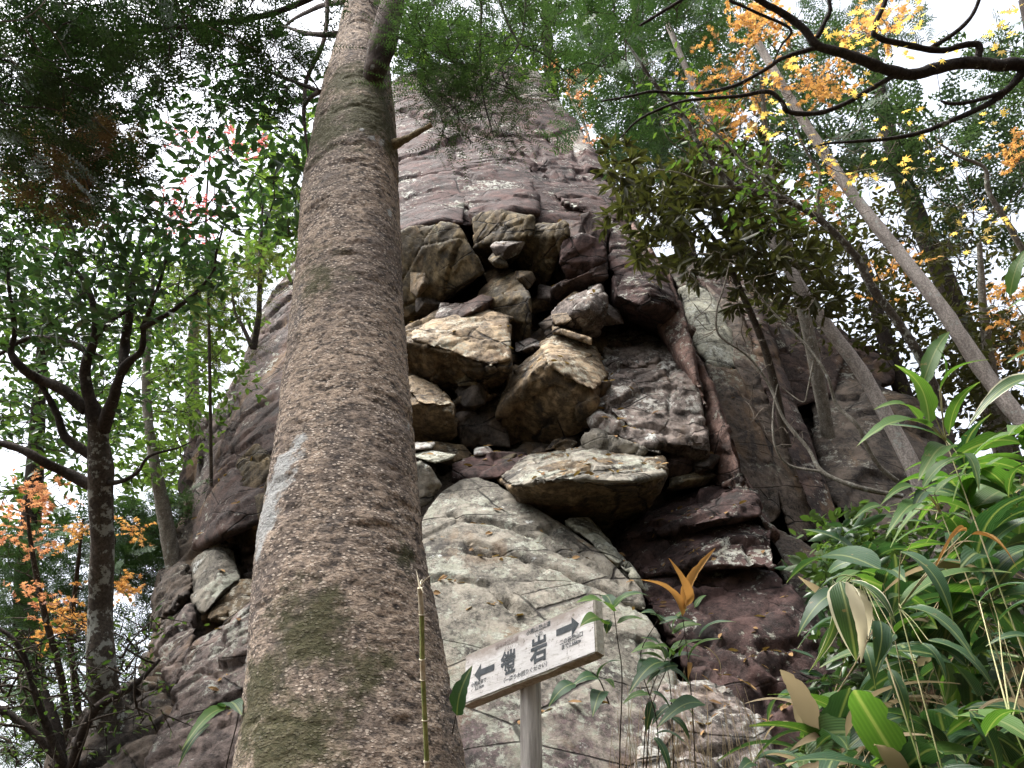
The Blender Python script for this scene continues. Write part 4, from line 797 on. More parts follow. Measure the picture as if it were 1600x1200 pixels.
simple_tree('red_maple', 'red-leaved maple showing high up through the evergreen leaves', [(330, 760, 6.8), (328, 600, 6.9), (325, 450, 7), (322, 330, 7), (330, 220, 7)], [.016, .014, .012, .009, .006], 'twig',
    [([(330, 190), (415, 200), (415, 250), (330, 245)], 11, 6.2, 7), ([(265, 270), (350, 310), (350, 390), (250, 350)], 22, 6.2, 7), ([(270, 200), (300, 210), (290, 235), (265, 225)], 4, 6.2, 7)], .16, 12, TMAPLE, .05, 'red_leaf', cr0=.003, ck=.004)
simple_tree('orange_maple', 'small maple with peach and orange leaves below the forked evergreen', [(110, 1210, 5.9), (100, 1080, 5.9), (70, 960, 5.9), (50, 860, 5.9), (40, 780, 5.9)], [.03, .027, .022, .016, .009], 'twig',
    [([(0, 740), (110, 760), (120, 830), (60, 880), (0, 860)], 26, 5.4, 6.2), ([(20, 900), (60, 900), (70, 960), (20, 950)], 5, 5.4, 6.2)], .17, 16, TMAPLE, .062, 'peach', cr0=.003, ck=.004)
simple_tree('orange_maple', 'maple sapling with glowing orange leaves either side of the dark trunk', [(130, 1220, 6.2), (120, 1090, 6.2), (110, 1000, 6.2), (120, 900, 6.2), (130, 810, 6.2)], [.03, .026, .022, .016, .008], 'twig',
    [([(55, 965), (135, 915), (135, 975), (60, 1010)], 30, 5.8, 6.4), ([(178, 865), (200, 870), (200, 930), (180, 950)], 10, 5.8, 6.3), ([(100, 830), (140, 812), (142, 840), (100, 850)], 8, 5.8, 6.3), ([(195, 815), (245, 822), (210, 838)], 5, 5.8, 6.3)], .14, 16, TMAPLE, .055, 'orange', cr0=.003, ck=.004)
simple_tree('dark_conifer', 'dark feathery conifer low behind the forked trunk beside the crag', [(300, 1150, 8.5), (290, 1000, 8.6), (270, 860, 8.8), (262, 800, 9)], [.10, .09, .06, .03], 'dark_bark',
    [([(170, 790), (300, 780), (300, 870), (260, 900), (180, 930)], 110, 7.6, 9.5), ([(-30, 840), (160, 830), (150, 1000), (-30, 1020)], 150, 7.6, 9.5), ([(-30, 1000), (230, 980), (250, 1230), (-30, 1230)], 120, 7.0, 9.5), ([(200, 900), (255, 900), (240, 1000), (190, 1000)], 14, 7.6, 9.5)], .38, 5, TFROND, .24, 'hinoki', cr0=.004, ck=.006)
simple_tree('bare_shrub', 'tangled dark bare shrub at the bottom left below the forked tree', [(120, 1400, 5), (100, 1250, 5.0), (90, 1150, 5.1), (70, 1080, 5.2)], [.05, .045, .035, .02], 'dark_bark',
    [([(-40, 980), (240, 960), (260, 1130), (200, 1260), (-40, 1260)], 170, 4.6, 6.4)], .28, 6, TLEAF, .05, 'mid', limbs=[([(100, 1250, 5.0), (140, 1120, 5.0), (210, 1070, 5.1), (250, 1030, 5.2)], [.035, .03, .02, .01]), ([(90, 1180, 5), (20, 1120, 5), (-40, 1090, 5)], [.03, .022, .012]), ([(100, 1200, 5), (60, 1100, 5), (30, 1010, 5), (-20, 970, 5)], [.03, .022, .015, .01])], cr0=.006, ck=.010, tw=.005)

# ------------------------------------------------------------------ right side: big maple limb
RM = tree_thing('maple_tree', (*atD(1900, 900, 3.4)[:2], float(terrain(*atD(1900, 900, 3.4)[:2]))), 'maple leaning in from the right edge, black limb with yellow and orange leaves')
Q = 3.3
WM = wood(RM, 'trunk', [([(2100, 1300, 3.8), (2000, 900, 3.7), (1900, 500, 3.6), (1780, 200, 3.5), (1760, 0, 3.6)], [.16, .14, .12, .09, .05])], 'maple_bark', 12, 6, .2)
WM += wood(RM, 'limb', [
    ([(1800, 240, 3.5), (1700, 150, 3.4), (1600, 103, Q), (1562, 102, Q), (1517, 98, Q), (1476, 103, Q), (1431, 116, Q), (1394, 112, 3.25), (1360, 99, 3.2), (1319, 84, 3.2), (1277, 71, 3.2), (1255, 45, 3.2), (1225, 22, 3.2), (1180, -4, 3.1), (1130, -40, 3.1)], [.05, .036, .027, .0245, .0235, .0225, .0225, .0225, .021, .019, .0175, .0145, .0135, .012, .009]),
    ([(1277, 74, 3.2), (1225, 90, 3.2), (1195, 109, 3.2), (1150, 133, 3.15), (1105, 144, 3.1), (1060, 146, 3.1), (1020, 143, 3.1), (985, 150, 3.1), (940, 158, 3.0)], [.010, .0085, .008, .0075, .007, .006, .0055, .0045, .003]),
    ([(1400, 117, 3.25), (1360, 139, 3.2), (1322, 161, 3.2), (1277, 177, 3.15), (1233, 175, 3.1), (1221, 158, 3.1), (1199, 143, 3.1), (1157, 150, 3.1), (1105, 154, 3.05), (1056, 161, 3.0), (1000, 186, 3.0), (970, 215, 3.0)], [.010, .010, .0095, .010, .0095, .009, .0085, .007, .006, .005, .0045, .003]),
    ([(1640, 90, 3.35), (1598, 112, Q), (1572, 140, 3.25), (1525, 157, 3.2), (1488, 162, 3.2), (1470, 158, 3.2)], [.016, .014, .010, .008, .007, .004]),
    ([(1598, 116, Q), (1563, 150, 3.25), (1525, 172, 3.2), (1480, 191, 3.2), (1443, 206, 3.2), (1394, 216, 3.2), (1338, 221, 3.15), (1290, 225, 3.1), (1260, 235, 3.1)], [.014, .0125, .011, .010, .009, .0075, .006, .004, .002]),
    ([(1528, 98, Q), (1528, 70, Q), (1500, 72, 3.3), (1470, 79, 3.3), (1415, 70, 3.25), (1371, 58, 3.2), (1366, 42, 3.2), (1381, 8, 3.2), (1390, -30, 3.2)], [.014, .013, .012, .013, .012, .011, .010, .009, .007]),
    ([(1452, 77, 3.3), (1495, 49, 3.3), (1520, 22, 3.3), (1533, -10, 3.3)], [.010, .009, .008, .006]),
    ([(1277, 58, 3.2), (1289, 34, 3.2), (1297, 15, 3.2), (1292, -15, 3.2)], [.010, .009, .008, .007]),
    ([(1139, 0, 3.1), (1187, 22, 3.1), (1228, 40, 3.1), (1236, 52, 3.1), (1221, 71, 3.1), (1208, 98, 3.1)], [.006, .0055, .0055, .005, .004, .0025]),
    ([(1000, 40, 3.1), (1034, 19, 3.1), (1064, 0, 3.1), (1100, -30, 3.1)], [.005, .006, .0065, .007]),
], 'maple_bark', 10, 7, .28)
mbt = MB()
def tdir(n, rng=RNG): return norm(rng.normal(size=(n, 3)) * [1, 1, .5])
yz = [([(1330, 0), (1450, 0), (1440, 50), (1340, 60)], 34), ([(1290, 40), (1360, 40), (1370, 90), (1300, 80)], 22), ([(1380, 60), (1500, 70), (1480, 110), (1390, 100)], 16), ([(1520, 20), (1600, 0), (1600, 80), (1530, 80)], 22), ([(1170, 150), (1230, 150), (1230, 215), (1165, 215)], 30),
      ([(1200, 90), (1260, 90), (1260, 130), (1200, 130)], 14), ([(1320, 120), (1370, 110), (1360, 150), (1320, 150)], 8), ([(1370, 170), (1440, 170), (1440, 215), (1370, 215)], 10), ([(1280, 240), (1440, 250), (1400, 300), (1290, 290)], 34), ([(1240, 205), (1310, 210), (1300, 245), (1245, 240)], 10), ([(1530, 300), (1600, 320), (1600, 370), (1500, 400), (1490, 340)], 26), ([(1440, 240), (1500, 180), (1570, 170), (1560, 220), (1460, 280)], 14)]
PP = np.concatenate([fill(p, n, 2.9, 3.6) for p, n in yz]); n = len(PP)
picked(RM, PP, tdir(n), norm(RNG.normal(size=(n, 3)) * .35 + [0, -.45, .9]), RNG.uniform(.036, .056, n), TMAPLE, 'yellow')
connect(mbt, WM, PP[::3], .0012, .0015, maxr=.004); tag(mbt.obj('twigs', M['maple_bark'], RM), kind='stuff')

simple_tree('orange_maple', 'hazy orange maple foliage behind the black limb at the upper right', [(1330, 900, 9.0), (1280, 600, 9), (1230, 380, 9), (1200, 250, 9), (1190, 120, 9)], [.08, .07, .055, .04, .02], 'grey_bark',
    [([(1100, 60), (1200, 40), (1250, 110), (1200, 200), (1120, 190), (1080, 130)], 34, 7.8, 9.5), ([(1240, 90), (1330, 100), (1320, 150), (1250, 170)], 20, 7.8, 9.5), ([(1130, 10), (1230, 0), (1240, 50), (1150, 50)], 20, 7.8, 9.5), ([(1290, 30), (1420, 10), (1430, 60), (1320, 70)], 14, 7.8, 9.5), ([(1090, 150), (1160, 190), (1150, 230), (1080, 210)], 18, 7.8, 9.5), ([(1250, 270), (1320, 280), (1300, 340), (1230, 320)], 10, 7.8, 9.5)], .26, 16, TMAPLE, .085, 'orange', cr0=.004, ck=.005, twigmat='pale_twig')
simple_tree('yellow_maple', 'maple with ochre leaves seen low between the two pale trunks', [(1600, 900, 10), (1570, 700, 10), (1540, 520, 10), (1530, 380, 10)], [.09, .08, .06, .03], 'grey_bark',
    [([(1540, 440), (1620, 420), (1620, 560), (1560, 560)], 26, 9.5, 11.5), ([(1360, 400), (1420, 390), (1430, 450), (1380, 470)], 12, 9.5, 11), ([(1560, 220), (1610, 210), (1610, 300), (1580, 300)], 10, 9, 10)], .30, 16, TMAPLE, .10, 'orange', cr0=.004, ck=.005, twigmat='pale_twig')
simple_tree('summit_shrub', 'bright leafy shrub growing over the summit of the crag', [(770, 190, 15.5), (770, 140, 16), (765, 90, 16.3), (770, 40, 16.6)], [.07, .06, .04, .02], 'grey_bark',
    [([(630, 60), (720, 40), (860, 60), (930, 130), (910, 190), (850, 130), (720, 125), (640, 150)], 60, 14.6, 16.6)], .5, 15, TLEAF, .13, 'lime', cr0=.004, ck=.005, cat='shrub', limbs=[([(770, 140, 16), (700, 110, 15.6), (650, 110, 15.2)], [.03, .02, .01]), ([(770, 140, 16), (830, 120, 15.6), (890, 140, 15)], [.03, .02, .01])])
simple_tree('summit_shrub', 'small orange-leaved shrub at the right shoulder of the crag summit', [(925, 250, 13), (915, 200, 13.4), (890, 150, 14), (880, 120, 14.3)], [.03, .025, .018, .01], 'grey_bark',
    [([(850, 90), (900, 100), (935, 200), (920, 240), (895, 190)], 14, 12.8, 14.6)], .3, 12, TMAPLE, .10, 'peach', cr0=.003, ck=.004, cat='shrub')
# ------------------------------------------------------------------ right: pale straight trunks with high dark crowns
simple_tree('cedar_tree', 'pale straight trunk leaning up-left directly in front of the rounded dark boulder', [(1470, 860, 6.6), (1432, 745, 6.8), (1395, 670, 7), (1352, 590, 7.2), (1300, 520, 7.4), (1245, 440, 7.7), (1195, 355, 8), (1155, 290, 8.3), (1090, 150, 8.8), (1040, 30, 9.3)], [.070, .066, .063, .061, .058, .053, .048, .042, .036, .03], 'pale_bark',
    [([(900, -40), (1130, -40), (1140, 120), (1050, 230), (960, 250), (900, 160)], 80, 8.6, 11), ([(960, 150), (1100, 180), (1120, 260), (1000, 290)], 30, 8.6, 10)], .5, 5, TFROND, .30, 'hinoki', cr0=.005, ck=.006, maxr=.03, sides=14)
simple_tree('cedar_tree', 'pale straight trunk nearer the right edge, its foot behind the bamboo grass', [(1680, 780, 7.0), (1612, 680, 7.2), (1540, 585, 7.5), (1470, 480, 7.8), (1400, 390, 8.2), (1322, 290, 8.7), (1250, 180, 9.3), (1180, 60, 10)], [.084, .077, .073, .069, .064, .058, .052, .045], 'pale_bark',
    [([(1180, -40), (1420, -40), (1420, 60), (1300, 140), (1200, 120)], 36, 9.5, 12.5)], .55, 5, TFROND, .32, 'hinoki', cr0=.005, ck=.006, maxr=.03, sides=14)
for lab, tr, rad, pol in (
    ('tall far conifer whose crown fills the top right corner', [(1900, 900, 13), (1760, 500, 14), (1650, 200, 15), (1600, 0, 16)], [.25, .22, .18, .1], [([(1530, 60), (1660, 40), (1660, 340), (1560, 300), (1520, 180)], 44, 13, 17), ([(1440, 200), (1540, 180), (1600, 420), (1460, 400)], 30, 13, 17)]),
    ('far conifer with a thin crown behind the middle of the black maple limb', [(1640, 900, 14), (1500, 500, 15), (1400, 250, 16), (1360, 60, 17)], [.22, .2, .15, .08], [([(1240, 120), (1420, 130), (1440, 260), (1330, 300), (1240, 240)], 46, 13.5, 18), ([(1150, 180), (1260, 200), (1300, 300), (1180, 300)], 22, 13, 17)]),
    ('far conifer with pale green tips above the crag summit', [(900, 500, 19), (880, 300, 20), (860, 120, 21), (850, -20, 22)], [.25, .22, .16, .1], [([(620, -40), (900, -40), (930, 70), (870, 130), (800, 100), (640, 110)], 60, 17, 22)]),
    ('far dark conifer right of the crag summit', [(1120, 600, 16), (1060, 350, 16.5), (1010, 150, 17), (990, -20, 18)], [.22, .2, .15, .08], [([(880, -30), (1200, -30), (1180, 140), (1050, 300), (960, 260), (900, 150)], 85, 14, 18)])):
    simple_tree('far_conifer', lab, tr, rad, 'dark_bark', pol, .8, 3, TFAR, .62, 'far_conifer', cr0=.006, ck=.006, maxr=.04)
simple_tree('dark_evergreen', 'dense dark small-leaved evergreen filling the slope between the two pale trunks', [(1520, 900, 10.5), (1440, 700, 11), (1380, 520, 11.5), (1350, 400, 12)], [.16, .13, .1, .05], 'dark_bark',
    [([(1150, 330), (1330, 330), (1420, 480), (1600, 520), (1620, 700), (1500, 680), (1400, 560), (1200, 500)], 300, 9.5, 12.5), ([(1330, 300), (1500, 330), (1620, 420), (1620, 560), (1440, 500)], 90, 10, 14)], .5, 15, TLEAF, .12, 'dark_olive', cr0=.005, ck=.006)
simple_tree('rhododendron', 'olive rhododendron with long drooping leaves overhanging the right side of the crag', [(1230, 700, 7.4), (1200, 560, 7.5), (1160, 460, 7.5), (1120, 380, 7.4), (1070, 320, 7.3)], [.04, .035, .028, .022, .012], 'twig',
    [([(935, 260), (1060, 280), (1200, 340), (1320, 430), (1280, 490), (1120, 440), (1000, 370)], 130, 6.4, 8.0), ([(1080, 240), (1200, 260), (1260, 330), (1100, 330)], 40, 6.8, 8)], .24, 20, TNARROW, .135, 'dark_olive', cr0=.003, ck=.005, whorl=1, tw=.003)
GT = tree_thing('lichened_tree', (*atD(1500, 700, 6.4)[:2], float(terrain(*atD(1500, 700, 6.4)[:2]))), 'thin crooked tree with pale lichened stem winding across the right half')
WG = wood(GT, 'trunk', [([(1475, 640, 6.0), (1431, 545, 6.0), (1364, 450, 6.0), (1337, 401, 6.0), (1300, 360, 6.0), (1262, 330, 6.0), (1206, 304, 6.0), (1150, 292, 6.0), (1101, 240, 6.0), (1071, 187, 6.0), (1037, 150, 6.0), (1000, 97, 6.0), (975, 60, 6)], [.035, .032, .030, .029, .027, .026, .025, .022, .022, .020, .016, .012, .006])], 'lichen_bark', 10, 8, .3)
WG += wood(GT, 'limb', [([(1297, 360, 6.0), (1278, 323, 6.0), (1281, 270, 6.0), (1262, 240, 6.0), (1229, 172, 6.0)], [.014, .012, .010, .009, .004]), ([(1206, 304, 6), (1170, 262, 6.0), (1120, 210, 6.0), (1080, 170, 6)], [.012, .010, .008, .005]),
    ([(1150, 292, 6), (1110, 290, 6), (1060, 270, 5.9), (1000, 262, 5.9)], [.010, .008, .006, .003]), ([(1600, 395, 6), (1575, 350, 6), (1545, 300, 6), (1538, 262, 6), (1500, 245, 6), (1470, 225, 6)], [.022, .02, .018, .014, .010, .006])], 'grey_bark', 8, 6, .3)
crown(GT, fill([(980, 90), (1140, 130), (1300, 300), (1360, 380), (1200, 330), (1060, 240)], 50, 5.4, 6.6), .25, 7, TLEAF, .06, 'mid', 'pale_twig', WG, cr0=.003, ck=.004)
tag(GT); mb = MB(); Cc = fill([(1000, 80), (1180, 60), (1330, 160), (1560, 230), (1560, 420), (1400, 400), (1250, 330), (1100, 260)], 150, 5.4, 6.8); connect(mb, WG, Cc, .0025, .003, maxr=.008, wob=.28); tag(mb.obj('bare_twigs', M['pale_twig'], GT), kind='stuff')
SB = tree_thing('leafless_shrub', (*atD(1450, 800, 5.6)[:2], float(terrain(*atD(1450, 800, 5.6)[:2]))), 'crooked leafless shrub stems arching in front of the fluted slabs', 'shrub')
WB = wood(SB, 'stem', [([(1410, 775, 5.6), (1386, 771, 5.6), (1337, 760, 5.6), (1285, 737, 5.7), (1262, 700, 5.8), (1225, 655, 5.9), (1202, 602, 6.0), (1169, 557, 6.0), (1124, 524, 6.0), (1120, 486, 6.0), (1131, 449, 6.0), (1140, 410, 6)], [.018, .018, .017, .015, .012, .011, .010, .009, .008, .007, .006, .003]),
    ([(1402, 752, 5.7), (1375, 730, 5.7), (1356, 700, 5.7), (1337, 662, 5.7), (1307, 632, 5.8), (1292, 587, 5.8), (1262, 542, 5.9), (1210, 490, 6.0), (1170, 440, 6)], [.018, .017, .016, .015, .013, .011, .009, .007, .004]),
    ([(1285, 737, 5.7), (1232, 726, 5.8), (1210, 692, 5.8), (1208, 640, 5.9), (1215, 600, 6)], [.010, .009, .008, .006, .003]), ([(1272, 560, 5.9), (1262, 610, 5.9), (1255, 628, 5.9), (1230, 612, 6), (1215, 600, 6)], [.008, .006, .005, .004, .002])], 'grey_bark', 7, 6, .3)
mb = MB(); Cc = fill([(1060, 380), (1300, 420), (1320, 700), (1200, 700), (1080, 560)], 60, 5.6, 6.4); connect(mb, WB, Cc, .003, .003, maxr=.007, wob=.25); tag(mb.obj('twigs', M['pale_twig'], SB), kind='stuff')

# ================================================================== bamboo grass
M['bamboo'] = leaf_mat('bamboo_leaf', (.032, .078, .020), (.080, .150, .038), .36, .42, .35)
M['bamboo_dark'] = leaf_mat('bamboo_leaf_dark', (.022, .062, .030), (.045, .10, .045), .25, .3, .5)
def blade_mat(name, c1, c2, trans, rough, edge=None):
    t = NT(name); tc = t.n('ShaderNodeTexCoord'); ob_ = tc.outputs['Object']; sp_ = t.n('ShaderNodeSeparateXYZ'); t.L(ob_, sp_.inputs[0]); x_, y_ = sp_.outputs[0], sp_.outputs[1]; ay = t.math('ABSOLUTE', y_)
    oi = t.n('ShaderNodeObjectInfo'); n = t.noise(t.pos, 6, 5, .6); f = t.math('ADD', t.math('MULTIPLY', oi.outputs['Random'], .7), t.math('MULTIPLY', n, .4))
    col = t.mix(t.ramp(f, [(.1, 0), (.95, 1)]), c1, c2)
    vn = t.math('SINE', t.math('MULTIPLY', y_, 420)); col = t.mix(t.ramp(t.math('ADD', t.math('MULTIPLY', vn, .5), .5), [(.3, 0), (1, .22)]), col, tuple(min(1, c * 1.5) for c in c2))
    col = t.mix(t.ramp(ay, [(.004, .7), (.009, 0)]), col, (.22, .26, .10))
    nn = t.noise(t.pos, 30, 6, .7); dry = t.math('ADD', t.math('MULTIPLY', x_, .62), t.math('MULTIPLY', nn, .8)); col = t.mix(t.ramp(dry, [(1.0, 0), (1.08, 1)]), col, (.38, .29, .16))
    col = t.mix(t.ramp(t.noise(t.pos, 60, 3, .6), [(.66, 0), (.72, .8)]), col, (.20, .15, .06))
    if edge: ed = t.math('ADD', t.math('MULTIPLY', ay, 9.0), t.math('MULTIPLY', t.noise(t.pos, 14, 5, .6), .7)); col = t.mix(t.ramp(ed, [(1.02, 0), (1.10, 1)]), col, edge)
    p = t.n('ShaderNodeBsdfPrincipled'); t.L(col, p.inputs['Base Color']); p.inputs['Roughness'].default_value = rough; t.L(t.bump(vn, .25, .002), p.inputs['Normal'])
    tr = t.n('ShaderNodeBsdfTranslucent'); t.L(t.mix(1.0, col, (1.4, 1.5, .8), 'MULTIPLY'), tr.inputs[0])
    mx = t.n('ShaderNodeMixShader'); mx.inputs[0].default_value = trans; t.L(p.outputs[0], mx.inputs[1]); t.L(tr.outputs[0], mx.inputs[2]); t.L(mx.outputs[0], t.out.inputs[0]); return t.m
M['bamboo'] = blade_mat('bamboo_blade', (.030, .082, .016), (.078, .155, .030), .42, .52)
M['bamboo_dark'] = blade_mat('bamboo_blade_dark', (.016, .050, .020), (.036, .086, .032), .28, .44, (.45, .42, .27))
M['bamboo_edged'] = blade_mat('bamboo_blade_edged', (.030, .070, .024), (.060, .11, .036), .3, .40, (.62, .60, .42))
M['straw'] = leaf_mat('dry_bamboo_leaf', (.20, .15, .085), (.38, .31, .20), .4, .7, .2, (1.1, 1.1, 1))
M['cream'] = leaf_mat('cream_dry_leaf', (.56, .50, .34), (.74, .69, .52), .4, .7, .2, (1.1, 1.1, 1))
M['dead_orange'] = leaf_mat('dead_bamboo_leaf', (.30, .15, .05), (.48, .28, .09), .4, .6, .3, (1.2, 1.1, .9))
M['margin'] = leaf_mat('leaf_margin', (.62, .60, .42), (.74, .72, .55), .35, .6, .3, (1.1, 1.1, 1))
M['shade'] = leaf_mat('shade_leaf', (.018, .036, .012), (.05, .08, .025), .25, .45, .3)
def stem_mat():
    t = NT('bamboo_stem'); n_ = t.noise(t.map(t.pos, (1, 1, 1)), 4, 3, .5); t.principled(t.mix(t.ramp(n_, [(.4, 0), (.6, 1)]), (.13, .17, .05), (.42, .36, .22)), .5); return t.m
M['stem'] = stem_mat()
M['litter'] = leaf_mat('leaf_litter', (.10, .055, .028), (.30, .19, .09), .15, .8, .15)
def T_blade(w=.2, droop=.35, segs=8, fold=.03, ser=0, margin=False, seed=0):
    r = np.random.default_rng(seed); V = []; F = []; mi = []
    def prof(t_): return w / 2 * min(1, (t_ / .16) ** .6) * (1 - max(0, (t_ - .35) / .65) ** 1.8)
    for k in range(segs + 1):
        t_ = k / segs; h = max(prof(t_), .0015); z = .12 * math.sin(t_ * math.pi) * (1 - droop) - droop * t_ ** 2.2 * .8; x = t_ * (1 - droop * .25 * t_)
        wv = .008 * math.sin(t_ * 9 + seed); rag = [1 - (r.uniform(0, .16) if r.random() < .45 else 0) - (r.uniform(.1, .45) if r.random() < .06 else 0) for _ in (0, 1)]; tw_ = .35 * math.sin(t_ * 3 + seed * 2.1); 
        cols = [(-1, fold), (-.82, fold * .75), (0, 0), (.82, fold * .75), (1, fold)] if margin else [(-1, fold), (0, 0), (1, fold)]
        for c, f in cols: V.append((x, c * h * (rag[0] if c < -.9 else rag[1] if c > .9 else 1), z + f * (h / (w / 2)) + wv * c + c * h * tw_ * t_))
    m = 5 if margin else 3
    for k in range(segs):
        for c in range(m - 1):
            a = k * m + c; F.append([a, a + 1, a + m + 1, a + m]); mi.append(1 if margin and c in (0, m - 2) else 0)
    return np.array(V), F, mi
BL = {}
def blade_mesh(kind, var):
    key = (kind, var)
    if key not in BL:
        marg = kind.endswith('m'); w_, dr = [(.19, .15), (.17, .35), (.21, .5), (.15, .7), (.20, .28), (.16, .05), (.22, .42), (.14, .6)][var % 8]
        if kind in ('dead', 'straw'): w_ *= .5
        V, F, mi = T_blade(w_, dr, 14, .03 if kind != 'dead' else .07, margin=marg, seed=var)
        mb = MB(); 
        for f, m_ in zip(F, mi): pass
        mb.add(V, np.concatenate([np.array(f) for f in F]), [4] * len(F)); mb.mi = [np.array(mi)]
        mats = {'g': ['bamboo'], 'gm': ['bamboo_edged', 'margin'], 'd': ['bamboo_dark'], 'dm': ['bamboo_dark', 'bamboo_edged'], 'dead': ['dead_orange'], 'straw': ['straw'], 'cream': ['cream']}[kind]
        BL[key] = mb.mesh('leaf', [M[m_] for m_ in mats])
    return BL[key]
def blade(root, a, b, kind='g', var=0, wscale=1.0, nrm=None, name='leaf'):
    a = np.asarray(a, float); b = np.asarray(b, float); d = b - a; L = np.linalg.norm(d); X = d / L
    nn = np.array([.1, -.75, .7]) if nrm is None else np.asarray(nrm, float)
    # template tip hangs: tilt the x axis up so that the tip lands on b
    V = blade_mesh(kind, var).vertices[-2 if not kind.endswith('m') else -3].co; 
    Y_ = np.cross(nn, X); Y_ /= np.linalg.norm(Y_) + 1e-9; Z = np.cross(X, Y_); ang = math.atan2(-V[2], V[0]); X2 = X * math.cos(ang) + Z * math.sin(ang); Z2 = np.cross(X2, Y_)
    s = L / math.hypot(V[0], V[2]); o = link(name, blade_mesh(kind, var), root); p = a - np.array(root.location)
    o.matrix_local = Matrix(((X2[0] * s, Y_[0] * s * wscale, Z2[0] * s, p[0]), (X2[1] * s, Y_[1] * s * wscale, Z2[1] * s, p[1]), (X2[2] * s, Y_[2] * s * wscale, Z2[2] * s, p[2]), (0, 0, 0, 1)))
    return o
def culm(root, P, r=.0035, name='stem', mat='stem'):
    mb = MB(); tube(mb, P, np.linspace(r, r * .5, len(P)), 7, n=5); return mb.obj(name, M[mat], root)
def bamboo(label, top, leaves, base=None, r=.0035, group='bamboo grass on the bank'):
    T_ = atD(*top); bx, by = (T_[0] + RNG.uniform(-.1, .25), T_[1] + RNG.uniform(-.1, .2)) if base is None else base; bz = float(terrain(bx, by)) - .05
    bz = min(bz, T_[2] - .3)
    root = empty('bamboo_grass', (bx, by, bz), label, 'bamboo grass', group); B0 = np.array([bx, by, bz])
    culm(root, [B0, B0 + (T_ - B0) * .5 + np.array([.02, 0, .05]), T_], r)
    for lf in leaves:
        (ax, ay, ad), (cx_, cy_, cd_) = lf[0], lf[1]; kind = lf[2] if len(lf) > 2 else 'g'; var = lf[3] if len(lf) > 3 else 0; ws = lf[4] if len(lf) > 4 else 1; nr = lf[5] if len(lf) > 5 else None
        A_ = atD(ax, ay, ad); blade(root, A_, atD(cx_, cy_, cd_), kind, var, ws, nr)
        dn = np.linalg.norm(A_ - T_)
        if dn > .03: mb = MB(); tube(mb, [A_, (A_ + T_) / 2 + [0, 0, .01], T_], [.0012, .0015, .002], 5, n=3); mb.obj('leaf_stalk', M['stem'], root)
    return root
G3 = lambda x, y, d=2.3: (x, y, d)
bamboo('tall bamboo grass with a star of broad green leaves against the pale trunk', (1478, 690, 2.35), [
    (G3(1452, 662), G3(1398, 570, 2.2), 'g', 0, 1.4), (G3(1468, 610), G3(1545, 562, 2.2), 'g', 1, 1.0), (G3(1440, 606), G3(1484, 518, 2.4), 'g', 0, 1.0), (G3(1483, 680), G3(1532, 596, 2.2), 'g', 1, 1.2), (G3(1455, 668), G3(1338, 698, 2.15), 'g', 0, 1.05),
    (G3(1440, 660), G3(1365, 640, 2.2), 'g', 1, 1.0), (G3(1486, 700), G3(1435, 752, 2.1), 'g', 0, 1.2), (G3(1498, 712), G3(1530, 770, 2.1), 'g', 1, .9), (G3(1470, 600), G3(1462, 540, 2.3), 'g', 1, .8)])
bamboo('bamboo grass leaf cluster fanning left above the ivy', (1470, 800, 2.4), [
    (G3(1442, 762), G3(1505, 712, 2.3), 'g', 0, 1.2), (G3(1460, 772), G3(1528, 742, 2.3), 'g', 1, 1.0), (G3(1450, 770), G3(1425, 800, 2.2), 'd', 1, 1.5), (G3(1440, 768), G3(1375, 790, 2.2), 'g', 1, .9), (G3(1445, 790), G3(1384, 840, 2.1), 'g', 0, .9), (G3(1462, 812), G3(1516, 812, 2.2), 'g', 0, .9), (G3(1390, 800), G3(1330, 815, 2.2), 'g', 1, .9)])
bamboo('bamboo grass at the right edge with a long twisted leaf over the pale trunk', (1640, 560, 2.0), [
    (G3(1640, 590, 2), G3(1512, 668, 1.95), 'gm', 1, .9), (G3(1578, 462, 2.0), G3(1606, 386, 2.0), 'g', 0, 1.4), (G3(1645, 560, 2), G3(1572, 568, 1.95), 'g', 1, .8), (G3(1640, 640, 2), G3(1560, 600, 2), 'g', 1, .9), (G3(1640, 470, 2), G3(1572, 485, 2), 'g', 2, .9)])
bamboo('bamboo grass with a big drooping leaf half bleached to cream', (1345, 905, 1.9), [
    (G3(1312, 908, 1.7), G3(1338, 1034, 1.66), 'gm', 2, 1.9, (-.3, -1, .15)), (G3(1322, 908, 1.66), G3(1345, 1036, 1.63), 'cream', 0, .9, (.1, -1, .1)), (G3(1332, 918, 1.70), G3(1356, 998, 1.68), 'cream', 3, 1.9, (.3, -1, .1)), (G3(1328, 908, 1.72), G3(1400, 975, 1.65), 'gm', 2, 1.4), (G3(1312, 925, 1.8), G3(1246, 995, 1.75), 'd', 2, 1.3), (G3(1300, 905, 1.85), G3(1262, 1052, 1.8), 'gm', 3, .9, (.6, -1, .2)),
    (G3(1375, 970, 1.8), G3(1368, 1042, 1.75), 'dm', 2, 2.0, (.1, -1, .1)), (G3(1350, 1005, 1.85), G3(1368, 1078, 1.8), 'd', 1, 1.5, (-.2, -1, .2)), (G3(1398, 990, 1.8), G3(1368, 1060, 1.75), 'dm', 3, 1.3), (G3(1390, 1045, 1.8), G3(1420, 1132, 1.75), 'dm', 2, 1.2, (-.2, -1, .3)), (G3(1348, 945, 1.9), G3(1400, 962, 1.9), 'g', 0, 1.5)])
